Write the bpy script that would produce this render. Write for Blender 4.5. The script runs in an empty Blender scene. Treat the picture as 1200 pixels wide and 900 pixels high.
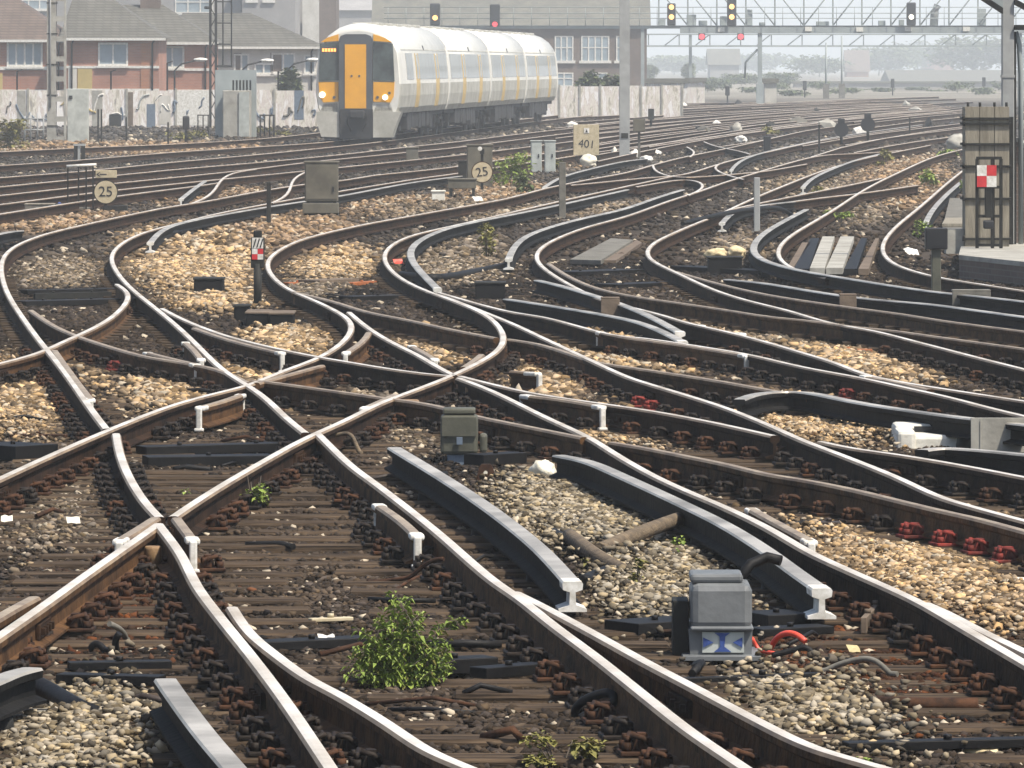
import bpy, bmesh, math, random
import numpy as np
from mathutils import Vector, Matrix, noise as mnoise

random.seed(7)
RNG = np.random.default_rng(11)
R = math.radians
sc = bpy.context.scene
COL = sc.collection

# ------------------------------------------------------------------ camera model
F, CX, HY, CZ = 7600.0, 600.0, 76.0, 2.83
RAIL_H = 0.165
RAIL_FOOT = 0.07
RT = RAIL_FOOT + RAIL_H          # running surface of the rails


def depth(y, z=0.0):
    return F * (CZ - z) / (y - HY)


def P(x, y, z=0.0):
    d = depth(y, z)
    return Vector(((x - CX) / F * d, d, z))


def px(X, D, Z=0.0):
    return CX + X / D * F, HY + (CZ - Z) / D * F


cam = bpy.data.cameras.new('camera')
cam.sensor_width = 36
cam.lens = F / 1200 * 36
cam.shift_y = -(450 - HY) / 1200
cam.clip_start = 0.5
cam.clip_end = 8000
camo = bpy.data.objects.new('camera', cam)
COL.objects.link(camo)
camo.location = (0, 0, CZ)
camo.rotation_euler = (R(90), 0, 0)
sc.camera = camo

# ------------------------------------------------------------------ world, sun
SUN_AZ, SUN_EL = 128.0, 58.0      # clockwise from +Y, above horizon
w = bpy.data.worlds.new('World')
sc.world = w
w.use_nodes = True
nt = w.node_tree
nt.nodes.clear()
sky = nt.nodes.new('ShaderNodeTexSky')
sky.sky_type = 'NISHITA'
sky.sun_disc = False
sky.sun_elevation = R(SUN_EL)
sky.sun_rotation = R(SUN_AZ)
sky.air_density = 1.0
sky.dust_density = 2.4
sky.ozone_density = 1.0
bg = nt.nodes.new('ShaderNodeBackground')
bg.inputs['Strength'].default_value = 0.12
out = nt.nodes.new('ShaderNodeOutputWorld')
nt.links.new(sky.outputs[0], bg.inputs[0])
nt.links.new(bg.outputs[0], out.inputs[0])

sl = bpy.data.lights.new('sun', 'SUN')
sl.energy = 4.8
sl.angle = R(2.0)
sl.color = (1.0, 0.92, 0.80)
so = bpy.data.objects.new('sun', sl)
COL.objects.link(so)
sd = Vector((math.sin(R(SUN_AZ)) * math.cos(R(SUN_EL)), math.cos(R(SUN_AZ)) * math.cos(R(SUN_EL)), math.sin(R(SUN_EL))))
so.rotation_euler = sd.to_track_quat('Z', 'Y').to_euler()

sc.view_settings.view_transform = 'Standard'
sc.view_settings.look = 'None'
sc.view_settings.exposure = 0.52
sc.view_settings.gamma = 1.0
sc.view_settings.use_curve_mapping = False
sc.cycles.use_denoising = True
sc.cycles.max_bounces = 6
sc.cycles.volume_bounces = 1
sc.cycles.use_adaptive_sampling = True

# ------------------------------------------------------------------ materials
MATS = {}


def mat(name, col, rough=0.8, metal=0.0, var=0.25, scale=6.0, bump=0.0, col2=None, emit=None, spec=0.5, stretch=None, bscale=None):
    """noise-varied principled material in world position space"""
    if name in MATS:
        return MATS[name]
    m = bpy.data.materials.new(name)
    m.use_nodes = True
    n = m.node_tree.nodes
    l = m.node_tree.links
    b = n['Principled BSDF']
    b.inputs['Roughness'].default_value = rough
    b.inputs['Metallic'].default_value = metal
    b.inputs['Specular IOR Level'].default_value = spec
    geo = n.new('ShaderNodeNewGeometry')
    src = geo.outputs['Position']
    if stretch:
        mp = n.new('ShaderNodeMapping')
        mp.inputs['Scale'].default_value = stretch
        l.new(src, mp.inputs['Vector'])
        src = mp.outputs['Vector']
    nz = n.new('ShaderNodeTexNoise')
    nz.inputs['Scale'].default_value = scale
    nz.inputs['Detail'].default_value = 5
    nz.inputs['Roughness'].default_value = 0.65
    l.new(src, nz.inputs['Vector'])
    rp = n.new('ShaderNodeValToRGB')
    c2 = col2 if col2 else tuple(c * (1 - var) for c in col)
    c1 = col if col2 else tuple(min(1, c * (1 + var * 0.6)) for c in col)
    rp.color_ramp.elements[0].position = 0.35
    rp.color_ramp.elements[1].position = 0.65
    rp.color_ramp.elements[0].color = (*c2, 1)
    rp.color_ramp.elements[1].color = (*c1, 1)
    l.new(nz.outputs['Fac'], rp.inputs['Fac'])
    l.new(rp.outputs['Color'], b.inputs['Base Color'])
    if bump:
        nb = n.new('ShaderNodeTexNoise')
        nb.inputs['Scale'].default_value = bscale or scale * 5
        nb.inputs['Detail'].default_value = 4
        l.new(src, nb.inputs['Vector'])
        bp = n.new('ShaderNodeBump')
        bp.inputs['Strength'].default_value = bump
        bp.inputs['Distance'].default_value = 0.02
        l.new(nb.outputs['Fac'], bp.inputs['Height'])
        l.new(bp.outputs['Normal'], b.inputs['Normal'])
    if emit:
        b.inputs['Emission Color'].default_value = (*emit[0], 1)
        b.inputs['Emission Strength'].default_value = emit[1]
    MATS[name] = m
    return m


def vmat(name, rough=0.9, bump=0.0, bscale=30, mul_noise=None, spec=0.12):
    """material coloured by the mesh colour attribute 'Col'"""
    m = bpy.data.materials.new(name)
    m.use_nodes = True
    n = m.node_tree.nodes
    l = m.node_tree.links
    b = n['Principled BSDF']
    b.inputs['Roughness'].default_value = rough
    b.inputs['Specular IOR Level'].default_value = spec
    a = n.new('ShaderNodeAttribute')
    a.attribute_name = 'Col'
    c = a.outputs['Color']
    geo = n.new('ShaderNodeNewGeometry')
    if mul_noise:
        nz = n.new('ShaderNodeTexNoise')
        nz.inputs['Scale'].default_value = mul_noise
        nz.inputs['Detail'].default_value = 6
        nz.inputs['Roughness'].default_value = 0.75
        l.new(geo.outputs['Position'], nz.inputs['Vector'])
        mr = n.new('ShaderNodeMapRange')
        mr.inputs['From Min'].default_value = 0.3
        mr.inputs['From Max'].default_value = 0.7
        mr.inputs['To Min'].default_value = 0.35
        mr.inputs['To Max'].default_value = 1.7
        l.new(nz.outputs['Fac'], mr.inputs['Value'])
        mx = n.new('ShaderNodeVectorMath')
        mx.operation = 'SCALE'
        l.new(c, mx.inputs[0])
        l.new(mr.outputs['Result'], mx.inputs['Scale'])
        c = mx.outputs['Vector']
    l.new(c, b.inputs['Base Color'])
    if bump:
        nb = n.new('ShaderNodeTexNoise')
        nb.inputs['Scale'].default_value = bscale
        nb.inputs['Detail'].default_value = 5
        l.new(geo.outputs['Position'], nb.inputs['Vector'])
        bp = n.new('ShaderNodeBump')
        bp.inputs['Strength'].default_value = bump
        bp.inputs['Distance'].default_value = 0.04
        l.new(nb.outputs['Fac'], bp.inputs['Height'])
        l.new(bp.outputs['Normal'], b.inputs['Normal'])
    return m


def brick_mat(name, c1, c2, mortar, scale=1.0):
    m = bpy.data.materials.new(name)
    m.use_nodes = True
    n = m.node_tree.nodes
    l = m.node_tree.links
    b = n['Principled BSDF']
    b.inputs['Roughness'].default_value = 0.9
    tc = n.new('ShaderNodeTexCoord')
    sp = n.new('ShaderNodeSeparateXYZ')
    l.new(tc.outputs['Object'], sp.inputs[0])
    ad = n.new('ShaderNodeMath')
    ad.operation = 'ADD'
    l.new(sp.outputs['X'], ad.inputs[0])
    l.new(sp.outputs['Y'], ad.inputs[1])
    cb = n.new('ShaderNodeCombineXYZ')
    l.new(ad.outputs[0], cb.inputs['X'])
    l.new(sp.outputs['Z'], cb.inputs['Y'])
    br = n.new('ShaderNodeTexBrick')
    br.inputs['Scale'].default_value = scale
    br.inputs['Brick Width'].default_value = 0.225
    br.inputs['Row Height'].default_value = 0.075
    br.inputs['Mortar Size'].default_value = 0.008
    br.inputs['Color1'].default_value = (*c1, 1)
    br.inputs['Color2'].default_value = (*c2, 1)
    br.inputs['Mortar'].default_value = (*mortar, 1)
    l.new(cb.outputs[0], br.inputs['Vector'])
    nz = n.new('ShaderNodeTexNoise')
    nz.inputs['Scale'].default_value = 0.7
    nz.inputs['Detail'].default_value = 6
    l.new(tc.outputs['Object'], nz.inputs['Vector'])
    mx = n.new('ShaderNodeMix')
    mx.data_type = 'RGBA'
    mx.blend_type = 'MULTIPLY'
    mx.inputs['Factor'].default_value = 0.6
    l.new(br.outputs['Color'], mx.inputs[6])
    l.new(nz.outputs['Fac'], mx.inputs[7])
    l.new(mx.outputs[2], b.inputs['Base Color'])
    MATS[name] = m
    return m


M = {}
M['steel'] = mat('worn_rail_steel', (0.90, 0.84, 0.75), 0.34, 0.32, scale=1.1, col2=(0.50, 0.41, 0.30))
M['dull'] = mat('dull_rail_top', (0.46, 0.36, 0.24), 0.42, 0.4, scale=4, col2=(0.24, 0.165, 0.10))
M['rust'] = mat('rusty_rail_side', (0.042, 0.022, 0.0115), 0.9, 0.0, scale=3.5, bump=0.5, col2=(0.010, 0.006, 0.004), spec=0.1)
M['rust_light'] = mat('ochre_rail_side', (0.115, 0.058, 0.023), 0.85, 0.0, scale=5, bump=0.5, col2=(0.030, 0.015, 0.007), spec=0.15)
M['edge'] = mat('worn_brown_rail_edge', (0.30, 0.215, 0.13), 0.55, 0.15, scale=2.5, col2=(0.12, 0.075, 0.042))
M['con_side'] = mat('dark_conductor_side', (0.013, 0.0125, 0.012), 0.8, 0.0, scale=3, bump=0.4, col2=(0.0045, 0.0045, 0.005), spec=0.1)
M['con_top'] = mat('conductor_top', (0.52, 0.48, 0.42), 0.38, 0.3, scale=1.3, col2=(0.20, 0.175, 0.14))
M['white'] = mat('white_paint', (0.74, 0.73, 0.69), 0.6, scale=14, col2=(0.46, 0.44, 0.38))
M['chair'] = mat('greasy_cast_iron', (0.026, 0.017, 0.011), 0.7, scale=9, bump=0.15, col2=(0.006, 0.0045, 0.0035), spec=0.25)
M['chair_rust'] = mat('rusty_cast_iron', (0.080, 0.035, 0.016), 0.8, scale=9, bump=0.15, col2=(0.014, 0.008, 0.005), spec=0.2)
M['chair_red'] = mat('red_painted_iron', (0.25, 0.040, 0.030), 0.8, scale=9, bump=0.15, col2=(0.05, 0.015, 0.012), spec=0.2)
M['timber'] = mat('oiled_timber', (0.105, 0.074, 0.048), 0.9, scale=3.0, bump=0.9, col2=(0.012, 0.0085, 0.006), spec=0.1, stretch=(0.6, 9, 9), bscale=4)
M['oil'] = mat('oily_black_steel', (0.008, 0.0075, 0.0075), 0.6, scale=8, bump=0.12, col2=(0.0025, 0.0025, 0.003), spec=0.22)
M['oilbrown'] = mat('oily_brown_steel', (0.04, 0.025, 0.016), 0.6, scale=8, bump=0.12, col2=(0.022, 0.015, 0.011))
M['grey_box'] = mat('weathered_grey_paint', (0.15, 0.16, 0.165), 0.5, scale=5, col2=(0.105, 0.112, 0.115), bump=0.1)
M['green_box'] = mat('greenish_grey_paint', (0.085, 0.085, 0.06), 0.6, scale=6, col2=(0.05, 0.05, 0.035), bump=0.15)
M['cab_brown'] = mat('brown_cabinet_paint', (0.125, 0.115, 0.085), 0.7, scale=3, col2=(0.075, 0.068, 0.05), bump=0.1)
M['cab_pale'] = mat('pale_cabinet_paint', (0.42, 0.45, 0.42), 0.7, scale=3, col2=(0.28, 0.30, 0.28))
M['concrete'] = mat('weathered_concrete', (0.36, 0.35, 0.31), 0.9, scale=2.5, col2=(0.22, 0.21, 0.18), bump=0.3)
M['concrete_dk'] = mat('grimy_concrete', (0.17, 0.16, 0.135), 0.9, scale=4, col2=(0.085, 0.08, 0.065), bump=0.3)
M['wood_grey'] = mat('weathered_board', (0.27, 0.245, 0.19), 0.9, scale=3, col2=(0.16, 0.14, 0.105), bump=0.4, stretch=(5, 5, 0.6))
M['wood_brown'] = mat('old_brown_board', (0.16, 0.12, 0.085), 0.9, scale=4, col2=(0.09, 0.066, 0.045), bump=0.4)
M['iron'] = mat('dark_painted_iron', (0.024, 0.024, 0.021), 0.7, scale=8, col2=(0.012, 0.012, 0.011), spec=0.2)
M['steel_grey'] = mat('galvanised_steel', (0.34, 0.35, 0.34), 0.6, scale=2, col2=(0.25, 0.255, 0.25))
M['gantry'] = mat('grey_green_gantry_paint', (0.30, 0.335, 0.33), 0.7, scale=1, col2=(0.22, 0.25, 0.25))
M['black'] = mat('matt_black', (0.010, 0.010, 0.012), 0.5, scale=5)
M['sign_cream'] = mat('dirty_cream_enamel', (0.50, 0.43, 0.29), 0.5, scale=12, col2=(0.38, 0.32, 0.20))
M['sign_yellow'] = mat('faded_yellow_board', (0.47, 0.40, 0.21), 0.7, scale=7, col2=(0.34, 0.27, 0.13))
M['red'] = mat('red_enamel', (0.55, 0.03, 0.035), 0.45, scale=12, col2=(0.42, 0.02, 0.025))
M['trainwhite'] = mat('train_white', (0.66, 0.65, 0.60), 0.4, scale=0.8, col2=(0.56, 0.55, 0.50))
M['traingrey'] = mat('train_lower_grey', (0.47, 0.46, 0.41), 0.5, scale=1.2, col2=(0.30, 0.29, 0.245))
M['trainorange'] = mat('cab_orange', (0.74, 0.36, 0.02), 0.4, scale=2, col2=(0.66, 0.31, 0.018))
M['traindark'] = mat('cab_dark_grey', (0.075, 0.085, 0.095), 0.5, scale=2, col2=(0.06, 0.065, 0.075))
M['doorway'] = mat('door_ochre', (0.55, 0.40, 0.16), 0.5, scale=2, col2=(0.47, 0.34, 0.14))
M['glass'] = mat('dark_glass', (0.095, 0.12, 0.12), 0.12, scale=1.4, col2=(0.03, 0.036, 0.04))
M['bandglass'] = mat('carriage_glass', (0.30, 0.30, 0.27), 0.12, scale=2.2, col2=(0.12, 0.12, 0.11), stretch=(1, 1, 0.1))
M['under'] = mat('underframe_grime', (0.022, 0.023, 0.026), 0.8, scale=4, col2=(0.009, 0.009, 0.010), bump=0.4)
M['lamp_white'] = mat('lit_white_lens', (1, 1, 0.9), 0.3, emit=((1, 0.93, 0.72), 1.5))
M['lamp_orange'] = mat('lit_amber_lens', (1, 0.5, 0.1), 0.3, emit=((1.0, 0.52, 0.16), 1.8))
M['lamp_red'] = mat('lit_red_lens', (1, 0.05, 0.05), 0.3, emit=((1.0, 0.07, 0.10), 1.0))
M['led'] = mat('lit_orange_display', (1, 0.3, 0.05), 0.3, emit=((1.0, 0.26, 0.06), 2.4))
M['roof'] = mat('grey_roof_tiles', (0.15, 0.145, 0.12), 0.9, scale=1.2, col2=(0.10, 0.10, 0.085), bump=0.3)
M['roof_brown'] = mat('brown_roof_tiles', (0.165, 0.125, 0.10), 0.9, scale=1.2, col2=(0.115, 0.09, 0.075), bump=0.3)
M['render'] = mat('pale_render', (0.55, 0.53, 0.48), 0.9, scale=1.2, col2=(0.43, 0.41, 0.36))
M['ochre_wall'] = mat('ochre_render', (0.45, 0.35, 0.14), 0.9, scale=1.5, col2=(0.38, 0.29, 0.11))
M['brick_red'] = brick_mat('red_brick', (0.50, 0.21, 0.13), (0.42, 0.17, 0.11), (0.42, 0.32, 0.26))
M['brick_orange'] = brick_mat('orange_brick', (0.50, 0.19, 0.08), (0.43, 0.16, 0.075), (0.40, 0.28, 0.2))
M['brick_brown'] = brick_mat('brown_brick', (0.20, 0.14, 0.11), (0.15, 0.11, 0.09), (0.22, 0.19, 0.16))
M['far_wall'] = mat('far_building_wall', (0.30, 0.29, 0.28), 0.9, scale=0.4, col2=(0.22, 0.215, 0.21))
M['far_glass'] = mat('far_window_glass', (0.30, 0.36, 0.40), 0.2, scale=1, col2=(0.20, 0.25, 0.28))
M['leaf'] = mat('weed_leaf', (0.27, 0.34, 0.07), 0.6, scale=14, col2=(0.11, 0.17, 0.028), spec=0.3)
M['leaf_dry'] = mat('dry_weed_leaf', (0.22, 0.20, 0.055), 0.7, scale=18, col2=(0.11, 0.11, 0.03), spec=0.3)
M['leaf_far'] = mat('tree_leaf', (0.12, 0.15, 0.06), 0.8, scale=0.6, col2=(0.07, 0.09, 0.04), spec=0.2)
M['bark'] = mat('bark', (0.10, 0.08, 0.06), 0.9, scale=3, col2=(0.06, 0.05, 0.04))
M['redcable'] = mat('red_cable_sheath', (0.70, 0.09, 0.05), 0.45, scale=20, col2=(0.55, 0.06, 0.04))
M['orange'] = mat('orange_plastic_pipe', (0.40, 0.13, 0.04), 0.7, scale=10, col2=(0.24, 0.075, 0.025))
M['blue'] = mat('blue_paint', (0.035, 0.075, 0.26), 0.5, scale=20, col2=(0.025, 0.05, 0.18))
M['bluegrey'] = mat('blue_grey_paint', (0.13, 0.17, 0.22), 0.6, scale=10, col2=(0.09, 0.12, 0.16))
M['bag'] = mat('pale_plastic_bag', (0.74, 0.71, 0.60), 0.5, scale=14, col2=(0.60, 0.56, 0.44), bump=0.3)
M['sand'] = mat('sandy_sack', (0.62, 0.52, 0.33), 0.9, scale=10, col2=(0.45, 0.36, 0.2), bump=0.3)
M['log'] = mat('old_pole_wood', (0.17, 0.125, 0.075), 0.85, scale=6, col2=(0.06, 0.045, 0.03), bump=0.5, stretch=(1, 3, 3))
M['trough'] = mat('white_trough_plastic', (0.70, 0.69, 0.62), 0.6, scale=9, col2=(0.54, 0.52, 0.45), bump=0.15)


M['roof_tile'] = brick_mat('grey_tile_courses', (0.17, 0.165, 0.14), (0.13, 0.125, 0.105), (0.075, 0.072, 0.062))
M['roof_tile_brown'] = brick_mat('brown_tile_courses', (0.19, 0.14, 0.11), (0.15, 0.11, 0.09), (0.09, 0.07, 0.06))
for k_ in ('roof_tile', 'roof_tile_brown'):
    bn = [n_ for n_ in M[k_].node_tree.nodes if n_.type == 'TEX_BRICK'][0]
    bn.inputs['Brick Width'].default_value = 0.42
    bn.inputs['Row Height'].default_value = 0.13
    bn.inputs['Mortar Size'].default_value = 0.02


def graffiti_mat():
    m = bpy.data.materials.new('graffiti_panel_wall')
    m.use_nodes = True
    n = m.node_tree.nodes
    l = m.node_tree.links
    b = n['Principled BSDF']
    b.inputs['Roughness'].default_value = 0.8
    geo = n.new('ShaderNodeNewGeometry')
    mp = n.new('ShaderNodeMapping')
    mp.inputs['Scale'].default_value = (2.6, 1.0, 0.6)
    l.new(geo.outputs['Position'], mp.inputs[0])
    nz = n.new('ShaderNodeTexNoise')
    nz.inputs['Scale'].default_value = 1.3
    nz.inputs['Detail'].default_value = 6
    nz.inputs['Roughness'].default_value = 0.7
    nz.inputs['Distortion'].default_value = 0.5
    l.new(mp.outputs[0], nz.inputs['Vector'])
    rp = n.new('ShaderNodeValToRGB')
    el = rp.color_ramp.elements
    el[0].position = 0.30
    el[0].color = (0.20, 0.19, 0.21, 1)
    el[1].position = 0.70
    el[1].color = (0.72, 0.70, 0.64, 1)
    for p, c in ((0.40, (0.42, 0.38, 0.30, 1)), (0.47, (0.68, 0.65, 0.58, 1)), (0.53, (0.50, 0.43, 0.38, 1)), (0.58, (0.73, 0.71, 0.69, 1))):
        e = el.new(p)
        e.color = c
    l.new(nz.outputs['Fac'], rp.inputs[0])
    l.new(rp.outputs[0], b.inputs['Base Color'])
    return m


M['graffiti'] = graffiti_mat()

# ------------------------------------------------------------------ mesh building


class MB:
    def __init__(self):
        self.v, self.f, self.m = [], [], []
        self.mats = []
        self.cur = 0
        self.smooth = []
        self.sm = False

    def use(self, m):
        m = M[m] if isinstance(m, str) else m
        if m not in self.mats:
            self.mats.append(m)
        self.cur = self.mats.index(m)
        return self

    def add(self, verts, faces, T=None):
        o = len(self.v)
        for p in verts:
            p = Vector(p)
            self.v.append(tuple(T @ p) if T else tuple(p))
        for f in faces:
            self.f.append([i + o for i in f])
            self.m.append(self.cur)
            self.smooth.append(self.sm)

    def box(self, x0, x1, y0, y1, z0, z1, bev=0.0, T=None):
        if bev <= 0:
            vs = [(x, y, z) for z in (z0, z1) for y in (y0, y1) for x in (x0, x1)]
            self.add(vs, [(0, 2, 3, 1), (4, 5, 7, 6), (0, 1, 5, 4), (2, 6, 7, 3), (0, 4, 6, 2), (1, 3, 7, 5)], T)
            return
        bm = bmesh.new()
        bmesh.ops.create_cube(bm, size=1)
        for v in bm.verts:
            v.co = ((x0 + x1) / 2 + v.co.x * (x1 - x0), (y0 + y1) / 2 + v.co.y * (y1 - y0), (z0 + z1) / 2 + v.co.z * (z1 - z0))
        bmesh.ops.bevel(bm, geom=bm.edges[:], offset=bev, segments=2, profile=0.5, affect='EDGES')
        self.bm(bm, T)

    def bm(self, bm, T=None):
        bm.verts.index_update()
        self.add([v.co.copy() for v in bm.verts], [[v.index for v in f.verts] for f in bm.faces], T)
        bm.free()

    def tube(self, pts, r, n=8, cap=True):
        """tube along points; r a number or list"""
        pts = [Vector(p) for p in pts]
        k = len(pts)
        rs = r if isinstance(r, (list, tuple)) else [r] * k
        base = len(self.v)
        for i, p in enumerate(pts):
            t = (pts[min(i + 1, k - 1)] - pts[max(i - 1, 0)]).normalized()
            up = Vector((0, 0, 1)) if abs(t.z) < 0.9 else Vector((0, 1, 0))
            a = t.cross(up).normalized()
            b = a.cross(t).normalized()
            for j in range(n):
                an = 2 * math.pi * j / n
                self.v.append(tuple(p + (a * math.cos(an) + b * math.sin(an)) * rs[i]))
        for i in range(k - 1):
            for j in range(n):
                a0 = base + i * n + j
                a1 = base + i * n + (j + 1) % n
                self.f.append([a0, a0 + n, a1 + n, a1])
                self.m.append(self.cur)
                self.smooth.append(True)
        if cap:
            self.f.append([base + j for j in range(n)])
            self.f.append([base + (k - 1) * n + j for j in reversed(range(n))])
            self.m += [self.cur] * 2
            self.smooth += [False] * 2

    def cyl(self, x, y, z0, z1, r, n=10, r2=None):
        self.tube([(x, y, z0), (x, y, z1)], [r, r if r2 is None else r2], n)

    def disc_y(self, x, y, z, r, t=0.02, n=28):
        """disc facing -y"""
        self.tube([(x, y, z), (x, y + t, z)], r, n)

    def prism(self, poly, y0, y1, T=None):
        """polygon of (x, z) extruded along y"""
        k = len(poly)
        vs = [(x, y0, z) for x, z in poly] + [(x, y1, z) for x, z in poly]
        fs = [list(range(k)), list(reversed(range(k, 2 * k)))]
        fs += [(i, i + k, (i + 1) % k + k, (i + 1) % k) for i in range(k)]
        self.add(vs, fs, T)

    def blob(self, c, rx, ry, rz, seed=0, amp=0.25, sub=2, T=None):
        bm = bmesh.new()
        bmesh.ops.create_icosphere(bm, subdivisions=sub, radius=1)
        for v in bm.verts:
            d = 1 + amp * mnoise.noise(v.co * 1.7 + Vector((seed * 3.1, seed, 0)))
            v.co = Vector((c[0] + v.co.x * rx * d, c[1] + v.co.y * ry * d, c[2] + v.co.z * rz * d))
        self.bm(bm, T)

    def build(self, name, parent=None, loc=None):
        me = bpy.data.meshes.new(name)
        me.from_pydata(self.v, [], self.f)
        for m in self.mats:
            me.materials.append(m)
        me.polygons.foreach_set('material_index', self.m)
        me.polygons.foreach_set('use_smooth', self.smooth)
        me.update()
        bm = bmesh.new()
        bm.from_mesh(me)
        bmesh.ops.recalc_face_normals(bm, faces=bm.faces)
        bm.to_mesh(me)
        bm.free()
        o = bpy.data.objects.new(name, me)
        COL.objects.link(o)
        if parent:
            o.parent = parent
        if loc is not None:
            o.location = loc
        return o


def tag(o, label=None, cat=None, group=None, kind=None):
    if label:
        o['label'] = label
    if cat:
        o['category'] = cat
    if group:
        o['group'] = group
    if kind:
        o['kind'] = kind
    return o


def empty(name, label, cat, loc=(0, 0, 0), rz=0.0, group=None):
    o = bpy.data.objects.new(name, None)
    o.empty_display_size = 0.1
    COL.objects.link(o)
    o.location = loc
    o.rotation_euler = (0, 0, rz)
    return tag(o, label, cat, group)


def text_mesh(name, s, size, material, parent, loc, rot=(R(90), 0, 0), depth_=0.004):
    cu = bpy.data.curves.new(name, 'FONT')
    cu.body = s
    cu.size = size
    cu.extrude = depth_
    cu.align_x = 'CENTER'
    cu.align_y = 'CENTER'
    t = bpy.data.objects.new(name, cu)
    COL.objects.link(t)
    dg = bpy.context.evaluated_depsgraph_get()
    me = bpy.data.meshes.new_from_object(t.evaluated_get(dg))
    bpy.data.objects.remove(t)
    me.materials.clear()
    me.materials.append(M[material])
    o = bpy.data.objects.new(name, me)
    COL.objects.link(o)
    o.parent = parent
    o.location = loc
    o.rotation_euler = rot
    return o


# ------------------------------------------------------------------ curves traced on the ground


def catmull(pts, step=6.0):
    pts = [Vector(p) for p in pts]
    ext = [pts[0] * 2 - pts[1]] + pts + [pts[-1] * 2 - pts[-2]]
    outp = []
    for i in range(1, len(ext) - 2):
        p0, p1, p2, p3 = ext[i - 1:i + 3]
        n = max(2, int((p2 - p1).length / step))
        for k in range(n):
            t = k / n
            outp.append(0.5 * ((2 * p1) + (p2 - p0) * t + (2 * p0 - 5 * p1 + 4 * p2 - p3) * t * t + (3 * p1 - p0 - 3 * p2 + p3) * t ** 3))
    outp.append(pts[-1])
    for _ in range(7):
        o2 = outp[:]
        for i in range(1, len(outp) - 1):
            o2[i] = outp[i] * 0.5 + (outp[i - 1] + outp[i + 1]) * 0.25
        outp = o2
    return outp


def ground_path(pts, z=RT, extend=True, ext_m=9.0):
    q = catmull([Vector((p[0], p[1])) for p in pts])
    wp = [P(a.x, a.y, z) for a in q]
    if extend:
        for end in (0, -1):
            x, y = pts[end][:2]
            if x <= 2 or x >= 1198 or y >= 896:
                a, b = (wp[0], wp[2]) if end == 0 else (wp[-1], wp[-3])
                e = a + (a - b).normalized() * ext_m
                if end == 0:
                    wp.insert(0, e)
                else:
                    wp.append(e)
    return wp


def sweep(mb, path, prof, zs=None, matof=None):
    """prof: list of (u, z) closed polygon, matof[i] material for edge i->i+1"""
    k = len(prof)
    n = len(path)
    base = len(mb.v)
    for i, p in enumerate(path):
        t = path[min(i + 1, n - 1)] - path[max(i - 1, 0)]
        t.z = 0
        t.normalize()
        a = Vector((t.y, -t.x, 0))
        zo = zs[i] if zs else 0.0
        for u, z in prof:
            mb.v.append((p.x + a.x * u, p.y + a.y * u, z + zo))
    for i in range(n - 1):
        for j in range(k):
            j2 = (j + 1) % k
            if matof:
                mb.use(matof[j])
            a0, a1 = base + i * k + j, base + i * k + j2
            mb.f.append([a0, a1, a1 + k, a0 + k])
            mb.m.append(mb.cur)
            mb.smooth.append(False)
    if matof:
        mb.use(matof[0])
    mb.f.append([base + j for j in range(k)])
    mb.f.append([base + (n - 1) * k + j for j in reversed(range(k))])
    mb.m += [mb.cur] * 2
    mb.smooth += [False] * 2


H = RAIL_H
_half = [(0.066, 0.0), (0.066, 0.012), (0.014, 0.032), (0.011, 0.105), (0.033, 0.120), (0.035, 0.148), (0.026, H - 0.003), (0.012, H)]
RAIL_PROF = [(u, z + RAIL_FOOT) for u, z in _half] + [(-u, z + RAIL_FOOT) for u, z in reversed(_half)]


def rail_mats(top, side):
    mm = [side] * len(RAIL_PROF)
    k = len(_half)
    for j in range(6, 9):
        mm[j] = top
    mm[5] = mm[9] = 'edge'
    return mm


CH = 0.15
_ch = [(0.068, 0.0), (0.068, 0.014), (0.016, 0.034), (0.014, 0.096), (0.047, 0.108), (0.050, 0.138), (0.043, 0.149), (0.02, CH)]
CON_PROF = [(u, z) for u, z in _ch] + [(-u, z) for u, z in reversed(_ch)]

ALL_RAILS = []   # (path, kind)
_cnt = [0]


def running_rail(label, pts, side='rust', top='steel', group=None, name='running_rail', extend=True):
    path = ground_path(pts, extend=extend)
    _cnt[0] += 1
    dz = (_cnt[0] * 7 % 11) * 0.0007
    mb = MB()
    sweep(mb, path, RAIL_PROF, [dz] * len(path), rail_mats(top, side))
    o = mb.build(name)
    tag(o, label, 'rail', group)
    ALL_RAILS.append(path)
    if name == 'running_rail':
        acc = 4.0 + 9.0 * ((_cnt[0] * 0.37) % 1)
        for i in range(1, len(path) - 1):
            acc += (path[i] - path[i - 1]).length
            if acc > 14 and path[i].y < 75:
                acc = 0
                t = path[i + 1] - path[i - 1]
                T = Matrix.Translation(Vector((path[i].x, path[i].y, 0))) @ Matrix.Rotation(math.atan2(t.y, t.x) - math.pi / 2, 4, 'Z')
                fb = MB().use('rust')
                for s in (-1, 1):
                    fb.box(s * 0.024 - 0.011, s * 0.024 + 0.011, -0.23, 0.23, RAIL_FOOT + 0.035, RAIL_FOOT + 0.108, 0.004, T)
                    for yy in (-0.17, -0.06, 0.06, 0.17):
                        fb.box(s * 0.045 - 0.012, s * 0.045 + 0.012, yy - 0.018, yy + 0.018, RAIL_FOOT + 0.055, RAIL_FOOT + 0.09, 0.003, T)
                fb.build('fishplate', o)
    return o


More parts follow.
